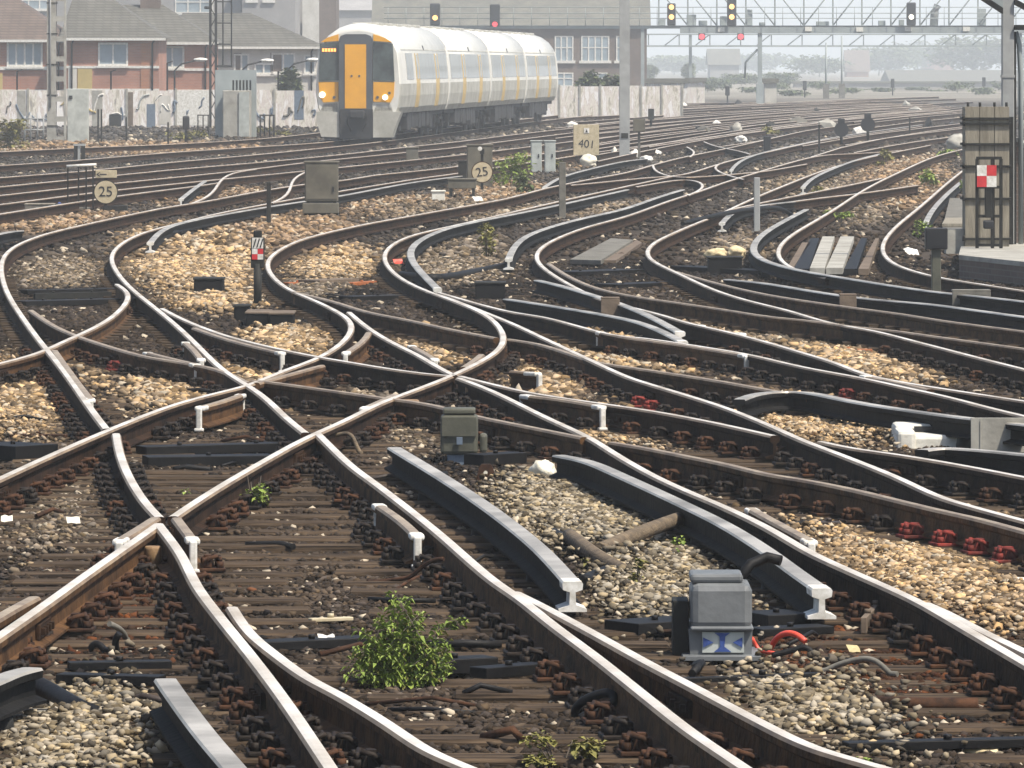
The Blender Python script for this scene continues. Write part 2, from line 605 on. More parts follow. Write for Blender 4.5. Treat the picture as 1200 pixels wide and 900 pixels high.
def painted_end(parent, p, t, legs=True):
    """white painted end of a check rail: cap over the head plus the bent leg"""
    mb = MB().use('white')
    t = Vector((t.x, t.y, 0)).normalized()
    ang = math.atan2(t.y, t.x) - math.pi / 2
    T = Matrix.Translation(Vector((p.x, p.y, 0))) @ Matrix.Rotation(ang, 4, 'Z')
    mb.box(-0.040, 0.040, -0.16, 0.015, RT - 0.030, RT + 0.005, 0.012, T)
    mb.box(-0.022, 0.022, 0.005, 0.045, 0.06, RT - 0.006, 0.010, T)
    mb.box(-0.035, 0.035, 0.0, 0.05, 0.05, 0.075, 0.008, T)
    return mb.build('painted_end', parent)


def guard_rail(label, pts, ends=(1, 1), top='dull', side='rust_light'):
    o = running_rail(label, pts, side, top, name='check_rail', extend=False)
    path = ALL_RAILS[-1]
    if ends[0]:
        painted_end(o, path[0], path[0] - path[1])
    if ends[1]:
        painted_end(o, path[-1], path[-1] - path[-2])
    return o


def conductor_rail(label, pts, low=(0, 0), z=0.27, white=(0, 0), pots=True, top='con_top'):
    """low: which ends ramp down; white: which end faces are painted"""
    zr = z - CH
    q = [Vector((p[0], p[1])) for p in pts]
    # height along control points: an end that ramps starts 0.10 m lower
    zs_c = [z] * len(q)
    cm = catmull([Vector((a.x, a.y, zz * 400)) for a, zz in zip(q, zs_c)])
    path, zz = [], []
    for a in cm:
        h = a.z / 400
        path.append(P(a.x, a.y, h))
        zz.append(h - CH)
    for end in (0, -1):
        x, y = pts[end][:2]
        if x <= 2 or x >= 1198 or y >= 896:
            a, b = (path[0], path[2]) if end == 0 else (path[-1], path[-3])
            e = a + (a - b).normalized() * 9
            if end == 0:
                path.insert(0, e)
                zz.insert(0, zz[0])
            else:
                path.append(e)
                zz.append(zz[-1])
    mb = MB()
    mm = ['con_side'] * len(CON_PROF)
    for j in range(5, 10):
        mm[j] = top
    sweep(mb, path, CON_PROF, zz, mm)
    o = mb.build('conductor_rail')
    tag(o, label, 'conductor rail')
    for i, e in enumerate((0, -1)):
        if white[i]:
            p = path[e]
            t = (path[e] - path[1 if e == 0 else -2])
            t.z = 0
            t.normalize()
            wb = MB().use('white')
            prof = [(u * 1.04, v) for u, v in CON_PROF]
            sweep(wb, [p - t * 0.22, p + t * 0.012], [(u, v + 0.002 if v > 0.05 else v) for u, v in prof], [zz[e] + 0.001] * 2, None)
            wb.build('painted_end', o)
    if pots:
        # porcelain pots every few metres
        acc = 1.2
        for i in range(1, len(path)):
            acc += (path[i] - path[i - 1]).length
            if acc > 3.2 and path[i].y < 110:
                acc = 0
                pb = MB().use('iron')
                pb.cyl(path[i].x, path[i].y, 0.0, max(0.05, zz[i] - 0.002), 0.075, 10, 0.06)
                pb.build('insulator', o)
    return o


# ------------------------------------------------------------------ running rails (traced picture points laid on the ground)
NEAR = [
    ("polished rail sweeping in under the left round speed sign to the nearest frog",
     [(440, 205), (397, 212), (355, 216), (310, 223), (267, 231), (235, 237), (200, 242), (150, 252), (100, 263), (50, 275), (15, 289), (2, 299), (0, 310), (3, 330), (10, 347), (25, 370), (43, 395), (60, 416), (80, 441), (100, 470), (116, 492), (125, 503)], 'rust'),
    ("polished closure rail between the left diamond and the nearest frog",
     [(136, 508), (139, 528), (149, 555), (164, 580), (176, 596), (187, 606)], 'rust'),
    ("right leg of the nearest frog, running to the bottom edge",
     [(186, 615), (196, 628), (207, 642), (217, 658), (229, 685), (259, 725), (300, 776), (340, 830), (387, 900)], 'rust_light'),
    ("left leg of the nearest frog, running to the left edge",
     [(186, 614), (172, 624), (150, 639), (100, 674), (50, 710), (-2, 746)], 'rust_light'),
    ("polished rail beside the striped marker, through the centre crossing to the bottom right",
     [(700, 178), (650, 186), (600, 193), (535, 203), (490, 209), (440, 217), (397, 224), (355, 231), (300, 241), (250, 251), (215, 260), (190, 266), (160, 275), (141, 285), (131, 294), (128, 302), (132, 312), (146, 331), (170, 351), (195, 371), (217, 390), (238, 411), (258, 431), (275, 442), (290, 451), (312, 466), (335, 489), (358, 507)], 'rust'),
    ("long polished rail from the centre diamond down to the bottom, right of the bush",
     [(372, 508), (410, 545), (440, 567), (483, 600), (520, 630), (548, 655), (580, 682), (610, 702), (650, 734), (700, 771), (760, 819), (810, 858), (872, 900)], 'rust_light'),
    ("switch blade splitting off below the first white-ended conductor rail",
     [(604, 694), (640, 712), (700, 744), (760, 777), (810, 803), (880, 840), (950, 874), (1030, 898)], 'rust_light'),
    ("rail rising from the left edge through the diamond to the bend by the marker",
     [(-2, 561), (50, 537), (100, 515), (150, 494), (200, 475), (250, 461), (290, 451), (330, 435), (375, 418), (400, 403), (412, 391), (415, 381), (410, 373), (398, 366), (370, 352), (340, 340), (325, 330), (314, 319), (310, 309), (315, 300), (326, 293), (345, 283), (380, 273), (430, 262), (480, 253), (530, 244), (570, 237), (600, 231), (640, 220), (665, 215), (700, 208), (735, 202), (765, 193), (800, 184), (850, 174), (900, 163)], 'rust'),
    ("rail rising from the nearest frog through the centre crossing to its hooked bend",
     [(203, 606), (222, 593), (250, 575), (280, 557), (310, 540), (340, 523), (370, 508), (400, 495), (440, 475), (465, 465), (500, 452), (530, 440), (555, 428), (576, 417), (590, 405), (593, 396), (588, 383), (575, 371), (555, 362), (530, 352), (500, 341), (475, 330), (456, 317), (447, 304), (449, 294), (459, 286), (478, 277), (515, 268), (560, 258), (620, 244), (690, 228), (740, 217), (790, 206)], 'rust'),
    ("bulging stub rail beside the dark box at the left, crossing to the left edge",
     [(-2, 426), (30, 418), (52, 411), (70, 402), (95, 391), (120, 379), (140, 365), (150, 353), (153, 346), (149, 339), (137, 333)], 'rust_light'),
    ("worn rail running from the left bend down into the left diamond",
     [(36, 363), (60, 380), (90, 393), (130, 406), (170, 417), (220, 425), (262, 434), (290, 448)], 'rust_light'),
    ("worn rail leaving the left diamond towards the greenish box",
     [(296, 446), (320, 448), (370, 455), (420, 462), (455, 467), (480, 470), (510, 475), (530, 480), (560, 488), (600, 496), (640, 504), (685, 513)], 'rust_light'),
    ("worn rail passing right above the row of red chairs to the right edge",
     [(718, 518), (760, 525), (800, 533), (850, 543), (900, 555), (950, 563), (1000, 573), (1050, 585), (1100, 597), (1150, 608), (1202, 622)], 'rust_light'),
    ("white topped rail past the marker's boxes into the centre crossing",
     [(190, 362), (210, 373), (232, 382), (262, 393), (300, 403), (335, 411), (375, 419), (405, 424), (440, 430), (480, 436), (515, 440), (533, 441)], 'rust'),
    ("rail from the centre crossing under the bent white check rail to its cut end",
     [(540, 441), (580, 451), (615, 459), (650, 465), (705, 473), (760, 481), (800, 488), (850, 498), (908, 511)], 'rust'),
    ("rail under the white trough lid, running to the right edge",
     [(962, 517), (1000, 525), (1050, 532), (1100, 540), (1150, 549), (1202, 559)], 'rust'),
    ("long rail from the hooked bend to the right edge below the white trough lid",
     [(502, 342), (530, 351), (565, 365), (600, 379), (640, 398), (670, 412), (700, 426), (735, 442), (770, 453), (800, 462), (850, 478), (900, 498), (940, 516), (990, 535), (1050, 559), (1100, 582), (1150, 597), (1202, 611)], 'rust'),
    ("worn rail along the drain rods behind the marker to the hooked bend",
     [(345, 342), (370, 348), (395, 354), (425, 364), (480, 375), (530, 386), (582, 396)], 'rust_light'),
    ("worn rail from the hooked bend to the curled conductor rail",
     [(596, 397), (630, 402), (660, 411), (700, 424), (740, 430), (800, 439), (850, 447), (900, 456), (950, 465)], 'rust_light'),
    ("short polished rail from the inner bend to the centre crossing",
     [(409, 366), (418, 374), (430, 384), (460, 402), (490, 416), (512, 430), (532, 440)], 'rust'),
    ("long polished rail from the centre crossing to the bottom right corner",
     [(538, 443), (570, 455), (600, 469), (640, 489), (690, 512), (720, 531), (760, 554), (800, 573), (850, 594), (900, 618), (950, 647), (1000, 670), (1050, 692), (1083, 708), (1133, 737), (1200, 776)], 'rust'),
    ("switch rail splitting off into the bottom right corner above its stock rail",
     [(1085, 706), (1110, 717), (1150, 738), (1202, 763)], 'rust'),
    ("rail passing the low dark box and the white tube to the right edge",
     [(515, 343), (560, 356), (600, 366), (640, 372), (680, 383), (720, 393), (760, 397), (820, 406), (880, 416), (940, 430), (1010, 443), (1060, 454), (1110, 465), (1160, 478), (1202, 488)], 'rust'),
    ("rail of the middle loop, hidden at the two white conductor ends",
     [(1060, 176), (1000, 180), (970, 181), (950, 184), (920, 192), (880, 204), (850, 213), (820, 224), (790, 233), (760, 244), (735, 253), (705, 261), (680, 268), (650, 280), (632, 290), (624, 299), (630, 309), (645, 320), (665, 332), (690, 345), (715, 354), (745, 361), (780, 370), (805, 378), (850, 388), (900, 401), (940, 413), (980, 425), (1012, 438), (1060, 448), (1110, 456), (1202, 470)], 'rust'),
    ("worn switch rail inside the middle loop running to the right edge",
     [(643, 309), (660, 321), (690, 335), (720, 343), (760, 350), (830, 360), (900, 371), (950, 376), (1000, 383), (1050, 388), (1100, 395), (1202, 409)], 'rust_light'),
    ("polished rail of the loop behind the boarded walkway to the right edge",
     [(1090, 170), (1050, 178), (1010, 186), (980, 195), (955, 203), (920, 217), (895, 227), (870, 238), (850, 248), (830, 256), (805, 266), (780, 277), (762, 286), (754, 295), (760, 304), (790, 318), (815, 330), (835, 339), (865, 349), (900, 358), (925, 364), (950, 372), (980, 380), (1010, 385), (1035, 390), (1065, 398), (1100, 407), (1150, 420), (1202, 433)], 'rust'),
    ("worn rail just below the long dark conductor rail on the right",
     [(792, 318), (820, 326), (850, 334), (900, 345), (950, 353), (1000, 360), (1060, 368), (1110, 376), (1202, 388)], 'rust_light'),
    ("polished rail bending past the two boarded slabs at the right",
     [(1132, 174), (1110, 179), (1085, 187), (1060, 199), (1040, 208), (1020, 218), (1000, 230), (985, 241), (965, 253), (945, 265), (925, 276), (912, 287), (908, 297), (914, 307), (935, 318), (970, 326)], 'rust'),
    ("rightmost polished rail bending beside the low platform",
     [(1128, 200), (1110, 214), (1090, 232), (1070, 249), (1047, 267), (1034, 283), (1031, 293), (1037, 304), (1050, 311), (1072, 318), (1100, 325), (1150, 333), (1202, 341)], 'rust'),
    ("switch rail entering at the bottom beside the bush",
     [(272, 711), (280, 724), (292, 741), (320, 764), (360, 793), (400, 814), (450, 844), (500, 877), (548, 898)], 'rust_light'),
]
for lab, pts, side in NEAR:
    top = 'dull' if 'worn' in lab else 'steel'
    running_rail(lab, pts, side, top)

FARLAB = "thin bright rail among the far parallel lines fading into haze"
FAR = [
    [(-2, 178), (100, 173), (200, 169), (300, 163), (370, 156), (480, 144), (600, 135), (700, 128), (820, 122)],
    [(-2, 194), (85, 188), (200, 178.5), (300, 172), (392, 165.5), (508, 152), (592, 142), (685, 132), (820, 124.5), (980, 119)],
    [(-2, 208), (100, 200), (200, 190), (300, 181), (360, 175), (445, 166), (552, 152), (630, 142), (720, 132.5), (850, 125), (1000, 119.5)],
    [(-2, 219), (100, 209), (200, 199), (300, 190.5), (400, 181), (470, 173), (540, 165.5), (600, 158), (680, 149), (760, 141), (900, 131), (1060, 122)],
    [(-2, 229), (90, 219), (150, 213), (250, 203), (300, 197.5), (360, 190), (420, 184), (480, 178), (540, 172), (610, 163), (700, 152), (800, 142), (950, 130), (1090, 122)],
    [(-2, 240), (100, 227), (200, 216), (300, 206), (400, 196), (535, 182), (620, 172), (700, 162), (800, 151), (950, 137), (1110, 125)],
    [(-2, 251), (75, 239), (150, 228), (230, 218), (256, 214)],
    [(225, 238), (245, 231), (256, 221), (254, 211), (267, 203), (300, 198)],
    [(318, 238), (334, 233), (344, 224), (338, 213), (345, 205), (362, 200)],
    [(440, 205), (490, 200), (535, 195), (600, 185), (650, 178), (700, 170), (760, 161), (850, 150), (1000, 136), (1120, 125)],
    [(700, 178), (780, 167), (900, 152), (1050, 137), (1130, 128)],
    [(668, 217), (700, 214), (760, 208), (800, 205), (830, 196), (860, 187), (900, 178), (950, 167), (1000, 159), (1080, 148)],
    [(765, 193), (763, 198), (774, 204), (800, 208), (870, 203), (900, 200), (945, 192)],
    [(860, 187), (836, 193), (834, 198), (848, 204), (872, 210)],
    [(745, 219), (790, 211), (810, 210), (823, 213), (829, 218), (820, 224), (806, 229)],
    [(805, 172), (815, 176), (817, 180), (808, 184)],
    [(850, 247), (890, 238), (920, 232), (960, 224), (1000, 216), (1033, 209)],
    [(900, 240), (960, 232), (1012, 226), (1075, 217)],
    [(985, 173), (1020, 165), (1060, 158), (1100, 152), (1132, 148)],
    [(900, 163), (950, 152), (1000, 146), (1060, 139), (1132, 132)],
    [(950, 184), (985, 173)],
    [(840, 172), (870, 168), (895, 164)],
    [(825, 166), (833, 171), (850, 174), (870, 177), (880, 181)],
    [(760, 172), (820, 163), (900, 150), (1000, 139.5), (1132, 129)],
    [(650, 150), (760, 139), (900, 129), (1040, 121.5)],
    [(650, 162), (760, 149), (900, 137), (1080, 124.5)],
    [(940, 171), (1010, 159), (1080, 150), (1140, 143)], [(1000, 179), (1060, 168), (1140, 157)], [(900, 151), (1000, 138), (1140, 125)],
    [(1010, 151), (1070, 143), (1140, 136)], [(930, 133), (1030, 125), (1140, 119)], [(880, 127), (1000, 120), (1120, 115.5)],
    [(860, 122), (980, 117), (1100, 113)], [(990, 170), (1050, 160), (1140, 149)], [(800, 127), (930, 119.5), (1060, 114.5)],
    [(1000, 143), (1070, 135.5), (1140, 130)],
]
for k in range(13):
    t0 = k / 12
    y0_, x0_ = 126 + 62 * t0 ** 1.15, 640 + 60 * t0
    ye = 117.6 + 13.5 * t0
    xe = 1080 + 40 * t0
    pts_ = []
    for i in range(7):
        u_ = i / 6
        pts_.append((x0_ + (xe - x0_) * u_, y0_ + (ye - y0_) * (1 - (1 - u_) ** 1.55) + 0.7 * math.sin(i * 2.1 + k * 1.7)))
    FAR.append(pts_)
for pts in FAR:
    running_rail(FARLAB, pts, 'rust', 'steel', group="far rails fading into the haze")

GUARDS = [
    ("grey check rail with a white end, left of the left diamond", [(64, 411), (80, 434), (94, 453), (106, 468)], (0, 1)),
    ("small check rail bent down at both white ends, above the left diamond", [(217, 401), (228, 408), (236, 421)], (1, 1)),
    ("thin check rail below the marker's boxes", [(228, 384), (262, 396), (300, 406), (330, 413)], (0, 1)),
    ("thin check rail with white ends left of the left diamond's point", [(172, 413), (200, 420), (230, 427)], (1, 1)),
    ("brown wing rail below the bend by the marker", [(300, 449), (340, 438), (377, 428)], (0, 0)),
    ("grey hooked wing rail inside the bend by the marker", [(405, 413), (420, 404), (429, 397), (432, 389)], (1, 0)),
    ("grey check rail with white bent end under the left diamond", [(234, 477), (258, 471), (283, 462)], (1, 1)),
    ("short check rail above the centre crossing", [(482, 405), (496, 412), (510, 421)], (1, 1)),
    ("grey wing rail inside the hooked bend", [(543, 430), (556, 423), (564, 415)], (0, 0)),
    ("tube-like check rail with a bent white leg right of the centre crossing", [(614, 463), (640, 466), (670, 470), (705, 476)], (1, 1)),
    ("long pale check rail with white clips above the cream ballast", [(702, 389), (740, 396), (800, 404), (874, 416)], (1, 1)),
    ("check rail with white ends above the red chairs", [(880, 596), (905, 610), (930, 623), (950, 634)], (1, 1)),
    ("brown check rail with a bent white leg left of the first conductor", [(443, 591), (462, 603), (480, 617), (489, 627)], (1, 1)),
    ("brown check rail stub at the left edge", [(-10, 727), (15, 712), (40, 699)], (0, 0)),
    ("brown wing rail left of the nearest frog ending in white", [(182, 607), (165, 618), (140, 633)], (0, 1)),
    ("brown wing rail right of the nearest frog ending in white", [(207, 607), (215, 618), (226, 632)], (0, 1)),
    ("thin check rail above the worn rail left of the right platform", [(820, 381), (845, 387), (870, 391)], (1, 1)),
    ("check rail with white end left of the curled conductor", [(630, 437), (600, 435), (585, 398)][0:2], (1, 0)),
    ("brown wing rail left of the brown crossing block", [(427, 478), (445, 470), (463, 462)], (1, 0)),
    ("long grey check rail in the right foreground by the orange pipe", [(1012, 440), (1050, 447), (1090, 456)], (1, 0)),
]
for lab, pts, ends in GUARDS:
    guard_rail(lab, pts, ends)

CONDUCTORS = [
    ("wide conductor rail ending in white, left of the pale ballast bed", [(462, 524), (475, 532), (520, 559), (570, 592), (610, 622), (640, 648), (671, 682)], (1, 1), (0, 1)),
    ("wide conductor rail ending in white beside the grey box", [(655, 533), (690, 540), (725, 555), (780, 580), (850, 614), (900, 645), (930, 667), (963, 690)], (1, 1), (0, 1)),
    ("broad grey conductor rail leaving by the bottom edge at the left", [(194, 795), (210, 818), (240, 858), (276, 900)], (1, 0), (0, 0)),
    ("conductor rail end poking in at the lower left edge", [(-2, 795), (15, 787), (38, 782)], (0, 1), (0, 0)),
    ("curled black conductor rail behind the white trough lid", [(866, 468), (878, 462), (900, 459), (945, 459), (1000, 470), (1050, 478), (1100, 485), (1150, 491), (1202, 497)], (1, 0), (0, 0)),
    ("short low conductor rail right of the white trough lid", [(1080, 527), (1100, 524), (1150, 527), (1202, 532)], (1, 0), (0, 0)),
    ("dark conductor rail above the pale check rail, ending in white", [(594, 350), (640, 357), (700, 367), (745, 376), (775, 387), (800, 400)], (1, 1), (0, 1)),
    ("upper dark conductor rail ending in white by the middle loop", [(630, 328), (660, 335), (690, 344), (720, 353), (760, 369), (797, 389)], (1, 1), (0, 1)),
    ("long dark conductor rail from the right loop past the black-headed post", [(945, 245), (925, 255), (900, 269), (885, 280), (878, 292), (885, 301), (905, 308), (935, 316), (1000, 327), (1050, 335), (1100, 342), (1150, 347), (1202, 353)], (1, 0), (0, 0)),
    ("dark conductor rail below the long one on the right", [(852, 327), (900, 332), (960, 342), (1020, 350), (1090, 356), (1150, 364), (1202, 371)], (1, 0), (0, 0)),
    ("conductor rail bending inside the hooked bend, white at its near end", [(735, 222), (690, 232), (640, 243), (600, 251), (545, 262), (515, 270), (490, 281), (479, 290), (478, 299), (486, 311), (500, 325), (513, 338)], (0, 1), (0, 1)),
    ("conductor rail of the middle loop ending in a white ramp", [(800, 222), (770, 231), (730, 245), (680, 256), (640, 267), (612, 278), (598, 289), (596, 303)], (0, 1), (0, 1)),
    ("conductor rail with a white end below the left speed sign", [(540, 206), (480, 214), (400, 229), (340, 238), (290, 246), (230, 257), (197, 265), (182, 272), (176, 284)], (0, 1), (0, 1)),
    ("black conductor rail stub at the left edge below the speed sign", [(-2, 274), (12, 270), (25, 270)], (0, 1), (0, 0)),
    ("dark conductor rail by the tall grey post", [(757, 186), (740, 187), (720, 191), (690, 198), (660, 206), (646, 212), (638, 219)], (0, 1), (0, 1)),
    ("conductor rail with a white end behind the grey stake", [(930, 236), (900, 239), (870, 244), (853, 250), (846, 261)], (0, 1), (0, 1)),
    ("conductor rail hooking down left of the far round signals", [(1080, 146), (1000, 157), (950, 166), (900, 177), (872, 185), (860, 192), (857, 199)], (0, 1), (0, 1)),
    ("conductor rail with a white ramp beside the right platform", [(1130, 210), (1112, 224), (1097, 240), (1088, 250), (1085, 260)], (0, 1), (0, 1)),
    ("conductor rail curving to a white end in the right middle distance", [(1040, 178), (1000, 188), (960, 204), (945, 211), (941, 219)], (0, 1), (0, 1)),
    ("lower white-ended conductor rail stub by the left S bend", [(240, 212), (225, 222), (212, 233)], (0, 1), (0, 1)),
]
for lab, pts, low, wh in CONDUCTORS:
    conductor_rail(lab, pts, low, 0.245 if any(wh) else 0.27, wh)

# ------------------------------------------------------------------ ground
BLOBS = [  # px centre, radii, colour key
    (225, 305, 95, 38, 'c'), (255, 352, 60, 18, 'c'), (40, 468, 62, 50, 'c'), (235, 462, 85, 30, 'c'), (345, 408, 50, 22, 'c'),
    (395, 312, 62, 20, 'c'), (655, 437, 60, 34, 'c'), (730, 505, 95, 20, 'c'), (770, 415, 120, 26, 'c'), (690, 600, 95, 55, 'g'),
    (960, 500, 95, 24, 'c'), (1060, 668, 150, 52, 'c'), (1130, 720, 80, 25, 'c'), (950, 850, 110, 40, 'g'), (70, 868, 110, 45, 'g'),
    (1020, 432, 95, 22, 'c'), (345, 276, 75, 26, 'o'), (50, 262, 110, 14, 'o'), (70, 330, 60, 30, 'm'), (360, 345, 60, 12, 'm'),
    (530, 305, 60, 40, 'm'), (500, 418, 40, 18, 'c'), (870, 298, 40, 22, 'm'), (480, 245, 80, 14, 'o'), (240, 232, 90, 14, 'o'),
    (620, 190, 60, 12, 'o'), (950, 215, 70, 22, 'm'), (1060, 215, 60, 40, 'o'), (560, 250, 120, 14, 'm'), (330, 470, 40, 14, 'c'),
    (270, 345, 22, 25, 'c'), (480, 515, 40, 16, 'm'), (60, 610, 80, 40, 'm'), (320, 590, 70, 40, 'b'), (540, 790, 130, 60, 'b'),
    (330, 690, 130, 70, 'b'), (1050, 780, 140, 60, 'r'), (140, 730, 90, 60, 'r'), (600, 820, 110, 50, 'b'), (780, 700, 60, 40, 'g'),
    (1120, 530, 90, 14, 'b'), (100, 545, 60, 20, 'm'), (270, 620, 50, 16, 'b'), (900, 400, 60, 10, 'm'), (430, 470, 40, 20, 'm'),
    (1000, 300, 70, 30, 'b'), (740, 318, 80, 40, 'b'), (800, 560, 60, 40, 'b'), (1000, 250, 40, 20, 'm'), (700, 245, 60, 12, 'm'),
    (585, 225, 60, 12, 'o'), (150, 175, 200, 8, 'o'),
    (82, 350, 75, 15, 'k'), (250, 541, 105, 13, 'k'), (735, 326, 95, 18, 'k'), (850, 322, 60, 12, 'k'), (430, 351, 60, 12, 'k'),
    (318, 382, 52, 12, 'k'), (250, 350, 50, 7, 'k'), (560, 552, 75, 14, 'k'), (890, 560, 90, 24, 'k'), (790, 742, 85, 20, 'k'),
    (335, 748, 70, 20, 'k'), (565, 735, 60, 45, 'k'), (130, 790, 90, 20, 'k'), (690, 655, 50, 22, 'k'), (570, 345, 60, 14, 'k'),
    (20, 540, 40, 18, 'k'), (720, 860, 60, 22, 'k'), (230, 800, 40, 50, 'k'), (960, 345, 60, 10, 'k'), (1060, 865, 150, 14, 'k'),
    (620, 770, 40, 30, 'k'), (520, 270, 40, 8, 'k'), (300, 160, 50, 5, 'b'),
]
KEYC = {'c': (0.40, 0.285, 0.165), 'g': (0.27, 0.225, 0.155), 'o': (0.26, 0.18, 0.11), 'm': (0.19, 0.15, 0.105), 'b': (0.070, 0.052, 0.037), 'r': (0.10, 0.036, 0.013), 'k': (0.012, 0.010, 0.009)}
BASE = np.array((0.048, 0.036, 0.027))
KEYN = {'c': 1, 'g': 1, 'o': 0.8, 'm': 0.45, 'b': 0.1, 'r': 0.0, 'k': -0.1}


def vnoise(x, y, s, seed=0.0):
    """cheap smooth noise, vectorised (sum of rotated sines)"""
    r = np.zeros_like(x)
    for k, (a, b, ph) in enumerate(((1.0, 0.37, 0.3), (-0.61, 1.13, 1.7), (0.43, -0.91, 4.1), (1.71, 0.83, 2.2), (-1.3, 1.9, 5.3))):
        r += np.sin((a * x + b * y) * s * (1 + 0.37 * k) + ph + seed + 1.3 * np.sin((b * x - a * y) * s * 0.7 + seed * 1.7 + k))
    return r / 5.0


def zone(X, Y):
    """colour (n,3) and looseness weight (n,) of the ballast at ground points"""
    Ys = np.maximum(Y, 8.0)
    u = CX + X / Ys * F
    v = HY + CZ / Ys * F
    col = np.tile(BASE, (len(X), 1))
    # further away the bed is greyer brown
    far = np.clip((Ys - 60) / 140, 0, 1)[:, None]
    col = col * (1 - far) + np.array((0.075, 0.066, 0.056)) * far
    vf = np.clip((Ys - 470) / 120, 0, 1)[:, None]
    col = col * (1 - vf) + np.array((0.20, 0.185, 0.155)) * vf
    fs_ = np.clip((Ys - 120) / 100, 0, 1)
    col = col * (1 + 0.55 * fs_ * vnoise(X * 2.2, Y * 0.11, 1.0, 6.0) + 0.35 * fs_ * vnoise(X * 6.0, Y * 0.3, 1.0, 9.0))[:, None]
    wt = np.zeros(len(X))
    edge = 0.55 * vnoise(X, Y * 0.35, 2.3, 1.0) + 0.35 * vnoise(X, Y * 0.6, 6.1, 2.0)
    for cx, cy, rx, ry, k in BLOBS:
        d = np.sqrt(((u - cx) / rx) ** 2 + ((v - cy) / ry) ** 2)
        t = np.clip((1.22 - d + 0.55 * edge) / 0.60, 0, 1)
        ok = np.abs(d) < 2.2
        t = np.where(ok & (Y > 10), t, 0)
        t = t * t * (3 - 2 * t)
        col = col * (1 - t[:, None]) + np.array(KEYC[k]) * t[:, None]
        wt = wt * (1 - t) + KEYN[k] * t
    return col, wt


# grime close to every running rail
RAIL_PTS = np.array([(p.x, p.y) for path in ALL_RAILS for p in path])


def rail_lines_dist(X, Y):
    """lateral distance (in x) to the closest rail, looked up on rows of constant depth"""
    d = np.full(len(X), 9.0)
    for path in ALL_RAILS:
        ys = np.array([p.y for p in path])
        xs = np.array([p.x for p in path])
        lo = np.minimum(ys[:-1], ys[1:])
        hi = np.maximum(ys[:-1], ys[1:])
        a, b = ys.min(), ys.max()
        sel = np.where((Y >= a) & (Y <= b))[0]
        if len(sel) == 0:
            continue
        if ys[0] > ys[-1]:
            ys, xs = ys[::-1], xs[::-1]
        o = np.argsort(ys)
        xi = np.interp(Y[sel], ys[o], xs[o])
        d[sel] = np.minimum(d[sel], np.abs(X[sel] - xi))
    return d


def ground_h(X, Y, wt):
    h = 0.026 + 0.022 * vnoise(X, Y, 1.1, 3.0) + 0.014 * vnoise(X, Y, 4.3, 8.0) + 0.012 * vnoise(X, Y, 9.0, 4.0) + 0.055 * wt
    return np.where((Y > 12) & (Y < 130), h, h * 0.4)


def set_col(me, cols):
    ca = me.color_attributes.new('Col', 'FLOAT_COLOR', 'POINT')
    buf = np.ones((len(cols), 4), dtype=np.float32)
    buf[:, :3] = cols
    ca.data.foreach_set('color', buf.ravel())


def np_mesh(name, V, Fc, k):
    """V (n,3) float, Fc (m,k) int"""
    me = bpy.data.meshes.new(name)
    me.vertices.add(len(V))
    me.vertices.foreach_set('co', np.ascontiguousarray(V, dtype=np.float32).ravel())
    me.loops.add(Fc.size)
    me.loops.foreach_set('vertex_index', np.ascontiguousarray(Fc, dtype=np.int32).ravel())
    me.polygons.add(len(Fc))
    me.polygons.foreach_set('loop_start', np.arange(0, Fc.size, k, dtype=np.int32))
    me.update(calc_edges=True)
    return me


xs = np.concatenate([[-2300, -1000, -400, -200, -90, -45, -26], np.arange(-16, 16.01, 0.13), [26, 45, 90, 200, 400, 1000, 2300]])
ys = np.concatenate([[-30, -5, 5, 12], np.arange(18, 70, 0.16), np.arange(70, 140, 0.6), np.arange(140, 320, 3), np.arange(320, 700, 20), [800, 1000, 1400, 2000, 3000, 4500]])
GX, GY = np.meshgrid(xs, ys)
gx, gy = GX.ravel(), GY.ravel()
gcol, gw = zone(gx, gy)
rd = rail_lines_dist(gx, gy)
grime = np.clip(1 - (rd - 0.15) / 0.45, 0, 1) * np.where(gy < 130, 0.72, 0.5)
gcol = gcol * (1 - grime[:, None]) + np.array((0.024, 0.018, 0.013)) * grime[:, None]
gz = ground_h(gx, gy, gw * (1 - grime))
nx, ny = len(xs), len(ys)
idx = np.arange(nx * ny).reshape(ny, nx)
quads = np.stack([idx[:-1, :-1], idx[:-1, 1:], idx[1:, 1:], idx[1:, :-1]], -1).reshape(-1, 4)
me = np_mesh('ground', np.stack([gx, gy, gz], 1), quads, 4)
set_col(me, gcol)
me.materials.append(vmat('ballast_bed', 0.95, 0.9, 26, 22))
me.polygons.foreach_set('use_smooth', np.ones(len(quads), dtype=bool))
go = bpy.data.objects.new('ground', me)
COL.objects.link(go)
tag(go, kind='structure')

